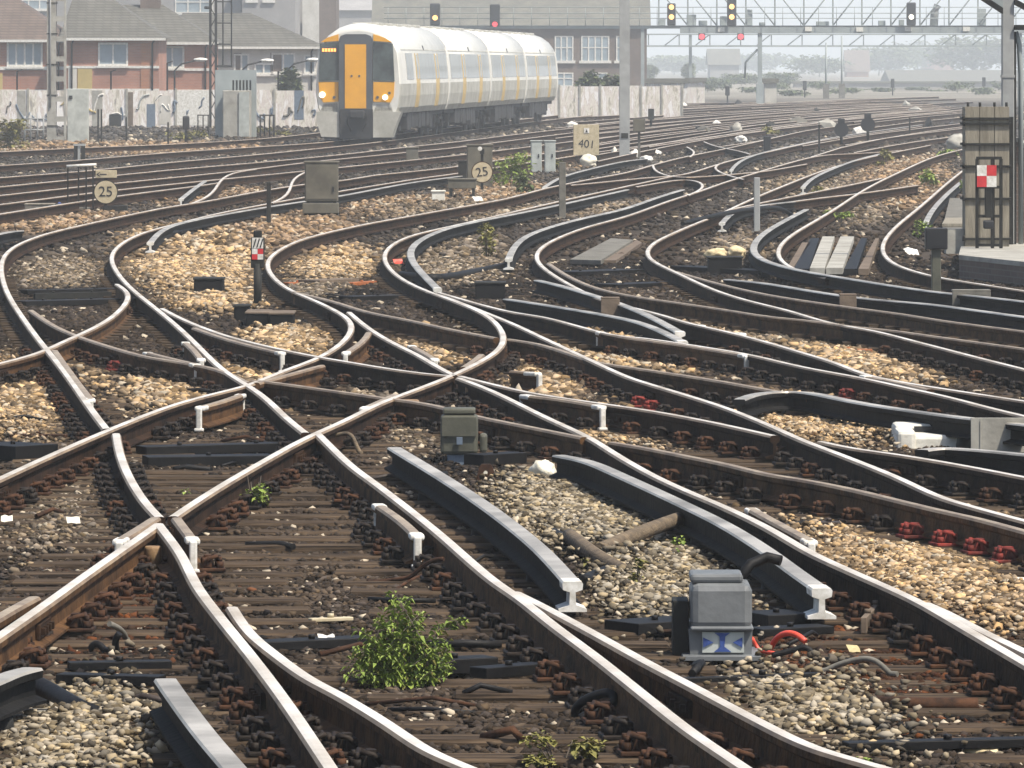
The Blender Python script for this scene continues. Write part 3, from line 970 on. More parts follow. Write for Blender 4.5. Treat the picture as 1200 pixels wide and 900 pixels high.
# loose stones of the ballast
def stones(n_try, D0, D1, far_d, far_k, name):
    # sample depth so that area is uniform inside the widened view cone
    dd = D0 + (D1 - D0) * RNG.random(n_try)
    half = 0.079 * dd + 1.6
    keep = RNG.random(n_try) < half / (0.079 * D1 + 1.6)
    dd = dd[keep]
    half = half[keep]
    xx = (RNG.random(len(dd)) * 2 - 1) * half
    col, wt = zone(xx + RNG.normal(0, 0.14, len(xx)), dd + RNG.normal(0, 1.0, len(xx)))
    rdist = rail_lines_dist(xx, dd)
    gr = np.clip(1 - (rdist - 0.12) / 0.45, 0, 1)
    wt2 = wt * (1 - gr)
    dens = 0.36 + 0.64 * wt2
    dens *= np.where(dd > far_d, 0.42, 1.0)
    k = RNG.random(len(dd)) < dens
    dd, xx, col, wt2, gr = dd[k], xx[k], col[k], wt2[k], gr[k]
    n = len(dd)
    zz = ground_h(xx, dd, wt2)
    size = (0.0095 + 0.0135 * RNG.random(n) ** 1.8) * np.where(dd > far_d, far_k, 1.0)
    # base stone: octahedron-ish with cut corners = icosahedron
    t = (1 + 5 ** 0.5) / 2
    ico = np.array([(-1, t, 0), (1, t, 0), (-1, -t, 0), (1, -t, 0), (0, -1, t), (0, 1, t), (0, -1, -t), (0, 1, -t), (t, 0, -1), (t, 0, 1), (-t, 0, -1), (-t, 0, 1)], float)
    ico /= np.linalg.norm(ico[0])
    fc = np.array([(0, 11, 5), (0, 5, 1), (0, 1, 7), (0, 7, 10), (0, 10, 11), (1, 5, 9), (5, 11, 4), (11, 10, 2), (10, 7, 6), (7, 1, 8), (3, 9, 4), (3, 4, 2), (3, 2, 6), (3, 6, 8), (3, 8, 9), (4, 9, 5), (2, 4, 11), (6, 2, 10), (8, 6, 7), (9, 8, 1)])
    V = ico[None] * (1 + 1.05 * (RNG.random((n, 12, 1)) - 0.5))
    V = V * np.stack([size * (1.0 + 0.5 * RNG.random(n)), size * (1.0 + 0.5 * RNG.random(n)), size * (0.62 + 0.3 * RNG.random(n))], 1)[:, None, :]
    a = RNG.random(n) * 6.283
    ca, sa = np.cos(a), np.sin(a)
    tl = (RNG.random(n) - 0.5) * 1.0
    ct, st = np.cos(tl), np.sin(tl)
    x, y, z = V[..., 0], V[..., 1], V[..., 2]
    y, z = y * ct[:, None] - z * st[:, None], y * st[:, None] + z * ct[:, None]
    x, y = x * ca[:, None] - y * sa[:, None], x * sa[:, None] + y * ca[:, None]
    V = np.stack([x + xx[:, None], y + dd[:, None], z + (zz + size * 0.28)[:, None]], -1)
    Fc = (fc[None] + (np.arange(n) * 12)[:, None, None]).reshape(-1, 3)
    # stone colour: its own tone, some dirty
    br = 0.40 + 0.95 * RNG.random((n, 1)) ** 1.3
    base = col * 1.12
    dirty = (RNG.random(n) < 0.30 + 0.45 * gr)[:, None]
    warm = 1 + (RNG.random((n, 1)) - 0.5) * np.array((0.15, 0.0, -0.35))
    c = np.clip(base * br * warm, 0.008, 0.8)
    c = np.where(dirty, c * 0.32 + np.array((0.010, 0.007, 0.0045)), c)
    pale = (RNG.random(n) < 0.035 + 0.05 * wt2)[:, None]
    c = np.where(pale, np.array((0.42, 0.36, 0.27)) * (0.6 + 0.5 * RNG.random((n, 1))), c)
    me = np_mesh(name, V.reshape(-1, 3), Fc, 3)
    set_col(me, np.repeat(c, 12, axis=0))
    me.materials.append(vmat('ballast_stone', 0.9, 0, 1, None))
    o = bpy.data.objects.new(name, me)
    COL.objects.link(o)
    tag(o, 'loose cream and brown ballast stones spread between the near rails' if D0 < 50 else ('coarser loose ballast stones spread between the middle distance tracks' if D0 < 150 else 'dull ballast spread between the far hazy tracks'), 'ballast', kind='stuff')
    print('stones', n)


stones(2000000, 21.0, 92.0, 52.0, 1.8, 'ballast_stones')
stones(420000, 92.0, 215.0, 90.0, 2.7, 'far_ballast_stones')
stones(260000, 215.0, 430.0, 90.0, 5.0, 'distant_ballast_stones')

# ------------------------------------------------------------------ sleepers and chairs


def chair_mesh(name, mname):
    mb = MB().use(mname)
    mb.box(-0.20, 0.20, -0.10, 0.10, 0.0, 0.022, 0.006)
    for s in (-1, 1):
        mb.box(s * 0.085 - 0.03, s * 0.085 + 0.03, -0.085, 0.085, 0.02, 0.085, 0.012)
        mb.prism([(s * 0.05, 0.02), (s * 0.075, 0.10), (s * 0.115, 0.10), (s * 0.14, 0.02)], -0.035, 0.035)
        # spring clip loop
        mb.tube([(s * 0.07, -0.08, 0.05), (s * 0.10, -0.095, 0.085), (s * 0.14, -0.07, 0.095), (s * 0.155, 0.0, 0.07), (s * 0.14, 0.07, 0.09), (s * 0.10, 0.09, 0.075)], 0.014, 6)
        for yy in (-0.055, 0.055):
            mb.cyl(s * 0.165, yy, 0.02, 0.062, 0.024, 6)
            mb.cyl(s * 0.165, yy, 0.06, 0.092, 0.013, 6)
    o = mb.build(name)
    me_ = o.data
    bpy.data.objects.remove(o)
    return me_


CHM = [chair_mesh('rail_chair', k) for k in ('chair', 'chair_rust', 'chair_red')]
REDZ = [(640, 700, 440, 472), (722, 792, 452, 480), (830, 858, 450, 466), (990, 1050, 446, 474), (1062, 1205, 605, 664), (168, 196, 424, 440), (222, 250, 500, 512), (385, 400, 445, 460), (120, 150, 425, 440)]


def sleeper_mesh(L, seed, dark):
    mb = MB().use('timber')
    rr = random.Random(seed)
    bm = bmesh.new()
    bmesh.ops.create_cube(bm, size=1)
    for v in bm.verts:
        v.co = (v.co.x * L, v.co.y * (0.245 + rr.uniform(-0.012, 0.012)), v.co.z * 0.15)
    bmesh.ops.bevel(bm, geom=bm.edges[:], offset=0.014, segments=1, affect='EDGES')
    mb.bm(bm)
    return mb


def crossings(D):
    res = []
    for path in ALL_RAILS:
        for a, b in zip(path[:-1], path[1:]):
            if (a.y - D) * (b.y - D) <= 0 and abs(a.y - b.y) > 1e-6:
                t = (D - a.y) / (b.y - a.y)
                res.append((a.x + (b.x - a.x) * t, math.atan2(-(b.x - a.x) * (1 if b.y > a.y else -1), abs(b.y - a.y))))
    res.sort()
    return res


n_sl = 0
D = 22.3
row = 0
FAR_SL = MB().use('timber')
while D < 84:
    cr = [c for c in crossings(D) if abs(c[0]) < 0.079 * D + 2.2]
    spans = []
    for x, a in cr:
        if spans and x - 0.62 < spans[-1][1] + 0.05:
            spans[-1][1] = x + 0.62
            spans[-1][2].append((x, a))
        else:
            spans.append([x - 0.62, x + 0.62, [(x, a)]])
    parts = []
    for s0, s1, rs in spans:
        L = s1 - s0
        n = max(1, int(math.ceil(L / 4.6)))
        for k in range(n):
            a0, a1 = s0 + L * k / n, s0 + L * (k + 1) / n
            parts.append((a0 + 0.01, a1 - 0.01, [r for r in rs if a0 <= r[0] < a1]))
    for a0, a1, rs in parts:
        L = a1 - a0
        jit = random.uniform(-0.05, 0.05)
        near = D < 62 and n_sl < 290
        loc = Vector(((a0 + a1) / 2, D + jit, -0.020 + random.uniform(-0.007, 0.007)))
        if near:
            o = sleeper_mesh(L, n_sl, 0).build('timber_sleeper', None, loc)
            o.rotation_euler = (0, 0, random.uniform(-0.006, 0.006))
            tag(o, "dark oily timber sleeper lying under the near rails", 'sleeper', "timber sleepers under the near rails")
            n_sl += 1
            last = None
            for x, ang in rs:
                if last is not None and x - last < 0.30:
                    continue
                last = x
                u, v = px(x, D, 0.1)
                red = any(r[0] < u < r[1] and r[2] < v < r[3] for r in REDZ) and random.random() < (0.95 if u > 1000 and v > 600 else 0.18)
                cm = CHM[2] if red else CHM[1 if random.random() < (0.8 if (u > 930 and v > 680) or (60 < u < 240 and v > 640) else 0.35) else 0]
                c = bpy.data.objects.new('rail_chair', cm)
                COL.objects.link(c)
                c.parent = o
                c.location = (x - loc.x, -jit, 0.058 - loc.z)
                c.rotation_euler = (0, 0, ang)
                c.scale = (0.9, 0.92, 0.88)
                if red:
                    c['label'] = 'red painted rail chair'
        else:
            FAR_SL.box(a0, a1, D - 0.12, D + 0.12, -0.10, 0.042)
            for x, ang in rs:
                FAR_SL.box(x - 0.17, x + 0.17, D - 0.1, D + 0.1, 0.042, 0.10)
    D += 0.63
    row += 1
fs = FAR_SL.build('distant_sleepers')
tag(fs, 'dark timber sleepers under the rails further off', 'sleepers', kind='stuff')
print('sleepers', n_sl)

# ------------------------------------------------------------------ train


def build_train():
    y0 = 220.0
    root = empty('commuter_train', "white electric train with orange gangway door and lit headlights rounding the curve", 'train',
                 (-5.22, y0, 0.235), -math.atan2(5.9, 80))
    half = [(1.30, 0.95), (1.40, 1.15), (1.46, 1.55), (1.47, 1.95), (1.43, 2.5), (1.37, 3.0), (1.27, 3.32), (1.05, 3.62), (0.72, 3.86), (0.36, 3.98), (0, 4.02)]
    prof = half + [(-x, z) for x, z in reversed(half[:-1])]

    def xat(z):
        for (xa, za), (xb, zb) in zip(half[:-1], half[1:]):
            if za <= z <= zb:
                return xa + (xb - xa) * (z - za) / (zb - za)
        return 1.0

    def side(mb, s, ya, yb, za, zb, off=0.012, th=0.03, nz=4):
        for k in range(nz):
            z0, z1 = za + (zb - za) * k / nz, za + (zb - za) * (k + 1) / nz
            xo0, xo1 = xat(z0) + off, xat(z1) + off
            vs = [(s * xo0, ya, z0), (s * xo0, yb, z0), (s * xo1, yb, z1), (s * xo1, ya, z1),
                  (s * (xo0 - th), ya, z0), (s * (xo0 - th), yb, z0), (s * (xo1 - th), yb, z1), (s * (xo1 - th), ya, z1)]
            mb.add(vs, [(0, 1, 2, 3), (4, 7, 6, 5), (0, 4, 5, 1), (3, 2, 6, 7), (0, 3, 7, 4), (1, 5, 6, 2)])

    L = 19.75
    for c in range(4):
        ya, yb = c * 20.0, c * 20.0 + L
        mb = MB().use('trainwhite')
        start = ya + (0.9 if c == 0 else 0)
        k = len(prof)
        rings = [(start, 1.0)]
        if c == 0:      # rounded cab front
            rings = [(ya + 0.0, 0.955), (ya + 0.06, 0.98), (ya + 0.3, 0.992), (ya + 0.9, 1.0)]
        rings += [(yb, 1.0)]
        base = len(mb.v)
        for yy, s in rings:
            for x, z in prof:
                zz = z if z < 3.0 else 3.0 + (z - 3.0) * (1 if s == 1 else (0.72 + 0.28 * (s - 0.955) / 0.045))
                mb.v.append((x * (s if z > 1.2 else s), yy, zz))
        for i in range(len(rings) - 1):
            for j in range(k - 1):
                za = (prof[j][1] + prof[j + 1][1]) / 2
                mb.use('traingrey' if za < 1.9 else 'trainwhite')
                a = base + i * k + j
                mb.f.append([a, a + 1, a + 1 + k, a + k])
                mb.m.append(mb.cur)
                mb.smooth.append(za > 2.9)
            a = base + i * k
            mb.use('under')
            mb.f.append([a, a + k, a + 2 * k - 1, a + k - 1])
            mb.m.append(mb.cur)
            mb.smooth.append(False)
        mb.use('trainwhite')
        for i in (0, len(rings) - 1):
            mb.f.append([base + i * k + j for j in range(k)])
            mb.m.append(mb.cur)
            mb.smooth.append(False)
        # gutter lines and roof vents
        mb.use('traingrey')
        for s in (-1, 1):
            side(mb, s, start + 0.3, yb - 0.05, 3.10, 3.14, 0.012, 0.03, 1)
        for q in range(5):
            mb.box(-0.45, 0.45, ya + 2.6 + q * 3.6, ya + 4.4 + q * 3.6, 3.93, 4.05, 0.03)
        car = mb.build('carriage', root)
        for s in (-1, 1):
            wb = MB().use('trainwhite')
            side(wb, s, yb - 0.45, yb, 1.02, 3.2, 0.03, 0.05, 8)
            wb.build('end_pillar', car)
        # windows and doors each side
        for s in (-1, 1):
            doors = (ya + 6.0, ya + 14.0)
            xs_ = [ya + (2.4 if c == 0 else 0.6)]
            yy = xs_[0]
            while yy < yb - 1.2:
                hit = [d for d in doors if yy < d + 1.3 and yy + 1.35 > d]
                if hit:
                    yy = hit[0] + 1.32
                    continue
                g = MB().use('bandglass')
                side(g, s, yy, min(yy + 1.25, yb - 0.6), 2.10, 3.0, 0.012)
                g.build('window', car)
                yy += 1.33
            for d in doors:
                g = MB().use('doorway')
                side(g, s, d, d + 1.25, 1.12, 2.10, 0.02, 0.04, 5)
                side(g, s, d, d + 0.2, 2.10, 3.0, 0.02, 0.04)
                side(g, s, d + 1.05, d + 1.25, 2.10, 3.0, 0.02, 0.04)
                dd = g.build('door', car)
                g = MB().use('bandglass')
                side(g, s, d + 0.22, d + 1.03, 2.12, 2.95, 0.018)
                g.build('door_window', car)
            l_ = MB().use('traindark')
            side(l_, s, ya + 10, ya + 10.16, 3.12, 3.28, 0.03, 0.05, 1)
            l_.build('side_lamp', car)
        ub = MB().use('under')
        rr = random.Random(c)
        yy = ya + 4.8
        while yy < yb - 5.2:
            ll = rr.uniform(0.7, 1.6)
            for s in (-1, 1):
                zb = rr.uniform(0.25, 0.45)
                ub.box(s * 0.75 - 0.5, s * 0.75 + 0.5, yy, yy + ll, zb, 0.94, 0.03)
            yy += ll + rr.uniform(0.1, 0.5)
        ub.box(-1.2, 1.2, start + 0.5, yb - 0.1, 0.80, 0.96)
        ub.build('underframe', car)
        for by in (ya + 2.9, yb - 2.9):
            bb = MB().use('under')
            bb.box(-0.95, -0.80, by - 1.6, by + 1.6, 0.42, 0.68, 0.03)
            bb.box(0.80, 0.95, by - 1.6, by + 1.6, 0.42, 0.68, 0.03)
            bb.box(-0.9, 0.9, by - 0.3, by + 0.3, 0.45, 0.7, 0.03)
            for dy in (-1.2, 1.2):
                for s in (-1, 1):
                    bb.tube([(s * 0.68, by + dy, 0.425), (s * 0.82, by + dy, 0.425)], 0.42, 18)
                    bb.box(s * 0.97 - 0.09, s * 0.97 + 0.09, by + dy - 0.17, by + dy + 0.17, 0.3, 0.58, 0.03)
                bb.tube([(-0.7, by + dy, 0.425), (0.7, by + dy, 0.425)], 0.08, 8)
            for s in (-1, 1):
                bb.tube([(s * 1.05, by, 0.5), (s * 1.05, by, 0.95)], 0.14, 10)
            bb.build('bogie', car)
        if c < 3:
            gb = MB().use('traindark')
            gb.box(-0.75, 0.75, yb - 0.01, yb + 0.27, 0.98, 3.3)
            gb.build('gangway_bellows', car)
        if c == 0:
            cab = car
    # cab face, slightly proud of the shell
    def zy(y):
        return CZ + (HY - y) / (F / 220.0) - 0.235

    def fx(x):
        return (x - 419) / (F / 220.0)

    def face(mb, poly, y0_, th):
        mb.prism([(fx(a), zy(b)) for a, b in poly], y0_, y0_ + th)

    g = MB().use('traindark')
    face(g, [(397, 128), (397, 46), (399, 42), (405, 40), (428, 40), (434, 42), (436, 46), (436, 128)], -0.16, 0.3)
    g.build('gangway_surround', cab)
    g = MB().use('trainorange')
    face(g, [(404, 127), (404, 52), (429, 52), (429, 127)], -0.185, 0.05)
    gd = g.build('gangway_door', cab)
    for a in (411, 420):
        h = MB().use('traindark')
        h.box(fx(a), fx(a) + 0.06, -0.20, -0.18, zy(90), zy(88))
        h.build('door_bolt', gd)
    for name, poly in (('left', [(373, 95), (374, 51), (400, 49), (400.5, 94)]), ('right', [(436.5, 94), (437, 49), (460, 51), (462, 95)])):
        g = MB().use('glass')
        face(g, poly, -0.07, 0.12)
        g.build('windscreen', cab)
    for poly in ([(375, 49.5), (383, 44), (396, 40), (396, 48)], [(437, 48), (437, 40), (450, 44), (459, 49.5)],
                 [(372.5, 96), (396, 96), (396, 119), (378, 120), (374, 113)], [(437, 96), (462, 96), (461, 113), (457, 120), (437, 119)]):
        g = MB().use('trainorange')
        face(g, poly, -0.05, 0.1)
        g.build('cab_panel', cab)
    g = MB().use('led')
    for i in range(5):
        xx = 377 + i * 3.4
        face(g, [(xx, 60.5), (xx, 56.8), (xx + 2.4, 56.8), (xx + 2.4, 60.5)], -0.085, 0.02)
    g.build('destination_display', cab)
    for x, y, r_ in ((377, 111, 3.6), (451, 114, 3.2)):
        g = MB().use('lamp_white')
        g.disc_y(fx(x), -0.09, zy(y), r_ / 34.5, 0.08, 20)
        g.build('headlight', cab)
    for x, y in ((391, 114), (442, 114), (456, 109)):
        g = MB().use('traindark')
        g.disc_y(fx(x), -0.07, zy(y), 1.7 / 34.5, 0.05, 14)
        g.build('marker_light', cab)
    for a, b in ((374, 397), (437, 460)):
        g = MB().use('traingrey')
        face(g, [(a, 131), (a + 4, 122), (b - 3, 121), (b, 131)], 0.0, 0.4)
        g.build('buffer_recess', cab)
    for poly in ([(370, 131), (397, 131), (397, 161), (376, 160), (371, 144)], [(437, 131), (470, 131), (464, 146), (459, 161), (437, 161)]):
        g = MB().use('traingrey')
        face(g, poly, -0.12, 0.9)
        g.build('skirt', cab)
    g = MB().use('under')
    face(g, [(397.5, 159), (397.5, 128), (436.5, 128), (436.5, 159), (432, 163), (402, 163)], -0.18, 0.5)
    g.box(-0.25, 0.25, -0.5, 0.2, 0.78, 1.05, 0.05)
    for dx in (-0.32, 0.3):
        g.tube([(dx, -0.2, 0.9), (dx, -0.4, 0.6), (dx * 0.6, -0.3, 0.35)], 0.035, 6)
    g.build('coupler', cab)
    g = MB().use('under')
    g.box(-1.15, 1.15, -0.05, 1.4, 0.08, 0.30)
    g.build('lower_guard', cab)


build_train()

# ------------------------------------------------------------------ simple upright things placed by their foot


def foot(x, y, z=0.0):
    p = P(x, y, z)
    return p, F / p.y


def upright(name, label, cat, x, y, group=None, z=0.0):
    p, s = foot(x, y, z)
    return empty(name, label, cat, (p.x, p.y, p.z), 0, group), s


def post(name, label, x, ytop, ybase, wpx, material='iron', kind='stake', extra=None, group=None):
    r, s = upright(name, label, kind, x, ybase, group)
    h = (ybase - ytop) / s
    w_ = wpx / s
    mb = MB().use(material)
    mb.box(-w_ / 2, w_ / 2, -w_ / 2, w_ / 2, -0.02, h, min(0.012, w_ * 0.15))
    mb.build('shaft', r)
    fb = MB().use('concrete_dk')
    fb.box(-w_ * 1.1, w_ * 1.1, -w_ * 1.1, w_ * 1.1, -0.05, 0.06, 0.01)
    fb.build('base', r)
    if extra:
        extra(r, s, h, w_)
    return r


def cap_box(material, wpx, hpx):
    def f(r, s, h, w_):
        b = MB().use(material)
        b.box(-wpx / s / 2, wpx / s / 2, -wpx / s / 2, wpx / s / 2, h - hpx / s, h + 0.02, 0.01)
        b.build('head', r)
    return f


post('marker_stake', "dark square stake left of the brown relay cabinet", 315, 213, 268, 5, 'iron')
post('marker_stake', "dark wooden stake in the middle beside the curving conductor rails", 659, 190, 258, 8, 'concrete_dk')
post('marker_stake', "pale grey steel stake between the right hand tracks", 887, 208, 275, 7, 'steel_grey')
post('track_stake', "thin dark stake above the far right tracks", 960, 146, 182, 2.2, 'iron')
post('track_stake', "thin dark stake left of the cabinet tower", 1066, 138, 162, 2, 'iron')


def signal_head(r, s, h, w_):
    b = MB().use('black')
    b.box(-0.11, 0.11, -0.10, 0.10, h - 0.45, h + 0.02, 0.03)
    b.build('head', r)


post('ground_signal', "dark slim signal post beyond the pale sacks", 899, 160, 185, 4, 'iron', 'signal', signal_head)
post('ground_signal', "small dark post on the far side of the grey steel post", 763, 128, 152, 3, 'iron', 'signal', cap_box('iron', 7, 12))
post('ground_signal', "dark post with a blackened head right of the grey steel post", 749, 140, 190, 3, 'concrete_dk', 'signal', cap_box('cab_brown', 14, 14))
post('black_headed_post', "grey post with a blue-black box head before the platform", 1097, 290, 355, 11, 'green_box', 'signal')
# its head is added as a part
bh = [o for o in bpy.data.objects if o.get('label', '').startswith('grey post with a blue-black')][0]
s_ = F / bh.location.y
hb = MB().use('black')
hb.box(-13 / s_, 13 / s_, -0.10, 0.10, 63 / s_, 88 / s_, 0.012)
hb.use('black').box(-9 / s_, 9 / s_, -0.106, -0.098, 67 / s_, 84 / s_)
hb.build('head', bh)
for x, yb, lab in ((986, 172, "left round-headed dark signal in the right distance"), (1017, 166, "right round-headed dark signal in the right distance")):
    r, s = upright('round_signal', lab, 'signal', x, yb, "round-headed far signals")
    b = MB().use('iron')
    b.cyl(0, 0, 0, 30 / s, 0.05, 8)
    b.build('post', r)
    b = MB().use('black')
    b.disc_y(0, -0.05, 20 / s, 8.5 / s, 0.12, 18)
    b.box(-4 / s, 4 / s, -0.05, 0.1, 26 / s, 33 / s, 0.02)
    b.build('head', r)

# speed signs
r, s = upright('speed_sign', "round cream sign reading 25 under a small arrow plate at the left", 'sign', 124, 251)
b = MB().use('sign_cream')
b.disc_y(0, -0.03, 26 / s, 13.2 / s, 0.02, 36)
d_ = b.build('disc', r)
b = MB().use('iron')
b.disc_y(0, -0.018, 26 / s, 14.2 / s, 0.016, 36)
b.build('rim', d_)
text_mesh('number', '25', 17 / s, 'black', d_, (0, -0.033, 26 / s))
b = MB().use('sign_cream')
b.box(-12 / s, 13 / s, -0.03, 0.0, 42.5 / s, 51.5 / s, 0.008)
ap = b.build('arrow_plate', r)
b = MB().use('black')
b.box(-7 / s, 1 / s, -0.036, -0.031, 46.2 / s, 47.4 / s)
b.prism([(-11 / s, 46.8 / s), (-7 / s, 49.5 / s), (-6 / s, 49.5 / s), (-9 / s, 46.8 / s), (-6 / s, 44.1 / s), (-7 / s, 44.1 / s)], -0.036, -0.031)
b.build('arrow', ap)
b = MB().use('iron')
b.box(-0.03, 0.03, 0.0, 0.06, 0, 50 / s)
b.box(-3 / s, 25 / s, -0.03, 0.2, -0.03, 10 / s, 0.01)
b.build('stand', r)

r, s = upright('speed_sign', "round cream sign reading 25 in front of the brown cabinet by the bush", 'sign', 565, 226)
b = MB().use('sign_cream')
b.disc_y(0, -0.35, 24.5 / s, 11.6 / s, 0.02, 36)
d_ = b.build('disc', r)
b = MB().use('chair_rust')
b.disc_y(0, -0.337, 24.5 / s, 12.7 / s, 0.016, 36)
b.build('rim', d_)
text_mesh('number', '25', 15 / s, 'black', d_, (0, -0.354, 24.5 / s), (R(90), R(-8), 0))
b = MB().use('iron')
b.box(-0.03, 0.03, -0.32, -0.26, 0, 48 / s)
b.box(-0.05, 0.05, -0.36, -0.26, 46 / s, 52 / s)
b.build('stand', r)
b = MB().use('white')
b.disc_y(-2.5 / s, -0.37, 52 / s, 2.6 / s, 0.05, 12)
b.build('lamp', r)


def cabinet(name, label, x0, x1, yt, yb, material, depth_=0.35, lid=True, feet=0, door_lines=1, cat='cabinet'):
    r, s = upright(name, label, cat, (x0 + x1) / 2, yb)
    w_, h = (x1 - x0) / s, (yb - yt) / s
    f0 = feet / s
    b = MB().use(material)
    b.box(-w_ / 2, w_ / 2, 0, depth_, f0, h, 0.012)
    b.build('case', r)
    if lid:
        b = MB().use(material)
        b.box(-w_ / 2 - 0.02, w_ / 2 + 0.02, -0.02, depth_ + 0.02, h, h + 0.035, 0.01)
        b.build('lid', r)
    if door_lines:
        b = MB().use(material)
        for k in range(door_lines):
            a0 = -w_ / 2 + 0.02 + k * w_ / door_lines
            b.box(a0, a0 + w_ / door_lines - 0.04, -0.012, 0.002, f0 + 0.04, h - 0.03, 0.004)
        dd = b.build('door', r)
        b = MB().use('black')
        b.box(w_ / 2 - 0.10, w_ / 2 - 0.07, -0.03, -0.01, h * 0.5, h * 0.5 + 0.09)
        b.build('handle', dd)
    if feet:
        b = MB().use('iron')
        for sx in (-1, 1):
            b.box(sx * w_ * 0.4 - 0.03, sx * w_ * 0.4 + 0.03, 0.02, depth_ - 0.02, -0.02, f0)
        b.build('feet', r)
    return r, s


r, s = cabinet('relay_cabinet', "brown relay cabinet on a low plinth between the two speed signs", 357, 396, 191, 258, 'cab_brown', 0.4, True, 22, 1)
b = MB().use('cab_brown')
b.box(-22 / s, 20 / s, -0.05, 0.45, 8 / s, 20 / s, 0.01)
b.use('iron')
b.box(-20 / s, 20 / s, 0.0, 0.4, -0.02, 8 / s)
b.build('plinth', r)
cabinet('relay_cabinet', "dark brown cabinet standing behind the right speed sign", 547, 577, 171, 221, 'cab_brown', 0.4)
cabinet('relay_cabinet', "small dark cabinet left of the right speed sign", 537, 547, 190, 218, 'iron', 0.3, True, 0, 0)
r, s = cabinet('equipment_box', "low brown box on legs left of the right speed sign", 525, 558, 211, 233, 'cab_brown', 0.4, True, 12, 0, 'equipment box')
cabinet('relay_cabinet', "left of the two pale cabinets beside the yellow board", 622, 635, 166, 203, 'cab_pale', 0.35)
cabinet('relay_cabinet', "right of the two pale cabinets beside the yellow board", 638, 651, 166, 203, 'cab_pale', 0.35)
cabinet('relay_cabinet', "far small cabinet under the train's side", 476, 490, 174, 190, 'cab_brown', 0.4, True, 0, 0)
cabinet('equipment_box', "low dark box beside the left speed sign's frame", 56, 75, 241, 252, 'iron', 0.3, True, 0, 0, 'equipment box')
cabinet('equipment_box', "small white box with blue marks below the right speed sign", 506, 521, 225, 238, 'trough', 0.25, True, 0, 0, 'equipment box')

# yellow board
r, s = upright('number_board', "faded yellow board with hand-painted numbers on two legs", 'sign', 687, 192)
b = MB().use('sign_cream')
b.box(-15 / s, 15 / s, 0, 0.05, 10 / s, 46 / s, 0.008)
bd = b.build('board', r)
b = MB().use('iron')
for x in (-14, 14):
    b.box(x / s - 0.03, x / s + 0.03, 0.05, 0.11, -0.02, 45 / s)
b.build('leg_frame', r)
text_mesh('writing', '401', 13 / s, 'black', bd, (0.5 / s, -0.004, 23 / s), (R(90), R(5), 0), 0.003)
b = MB().use('white')
b.box(-2.5 / s, 3.5 / s, -0.012, 0.0, 36 / s, 42 / s)
b.build('patch', bd)
b = MB().use('black')
b.prism([(-1 / s, 37 / s), (0.4 / s, 40.5 / s), (1.8 / s, 37 / s)], -0.018, -0.013)
b.build('arrow', bd)

# tall grey steel post
r, s = upright('steel_post', "tall grey steel post rising out of the picture beside the yellow board", 'post', 732, 188)
h = 260 / s
b = MB().use('steel_grey')
b.box(-6 / s, 6 / s, -0.012, 0.0, 0, h)
b.box(-0.012, 0.012, 0.0, 10 / s, 0, h)
b.box(-6 / s, 6 / s, 10 / s, 10 / s + 0.012, 0, h)
b.build('shaft', r)
b = MB().use('concrete_dk')
b.box(-9 / s, 9 / s, -0.12, 0.4, -0.05, 0.12, 0.02)
b.build('base', r)
b = MB().use('iron')
b.box(-4 / s, 4 / s, -0.03, -0.013, 26 / s, 32 / s)
b.build('plate', r)

# bags and sacks
def bag(label, x, y, wpx, hpx, material, seed, name='plastic_bag', cat='bag', z=0.0):
    p, s = foot(x, y, z)
    b = MB().use(material)
    b.sm = True
    w_, h = wpx / s, hpx / s
    b.blob((0, 0, h * 0.42), w_ / 2, w_ / 2.2, h * 0.5, seed, 0.5, 3)
    b.blob((w_ * 0.2, 0, h * 0.3), w_ / 3.2, w_ / 3, h * 0.4, seed + 5, 0.6, 3)
    b.sm = False
    o = b.build(name, None, p)
    return tag(o, label, cat)


bag("white plastic bag at the foot of the yellow board", 689, 196, 18, 16, 'bag', 3)
bag("white bag left of the tall grey steel post's foot", 720, 186, 7, 14, 'bag', 4)
bag("larger white rubble lump right of the tall grey steel post", 743, 188, 14, 13, 'white', 5, 'white_lump', 'rubble')
bag("smaller white rubble lump further right of the tall grey steel post", 757, 191, 14, 9, 'white', 6, 'white_lump', 'rubble')
bag("pointed white lump in the middle distance", 768, 183, 13, 8, 'white', 16, 'white_lump', 'rubble')
bag("bright white sack in the far tracks", 868, 168, 14, 10, 'white', 7, 'sack', 'sack')
bag("grey sack behind the bright white one", 863, 159, 15, 15, 'concrete', 8, 'sack', 'sack')
bag("round cream bag on the pale ballast under the greenish box", 635, 561, 30, 24, 'bag', 9, 'plastic_bag', 'bag', 0.05)
bag("sandy sack on the left of the black box by the right loop", 838, 303, 26, 14, 'sand', 10, 'sack', 'sack', 0.1)
bag("sandy sack on the right of the black box by the right loop", 862, 302, 20, 14, 'sand', 11, 'sack', 'sack', 0.1)
bag("grey sheeted heap left of the cabinet tower", 1121, 176, 24, 20, 'concrete', 12, 'sheeted_heap', 'heap')
bag("dark blue bundle beside the low box at the left frame", 70, 250, 14, 13, 'blue', 13, 'bundle', 'bundle')

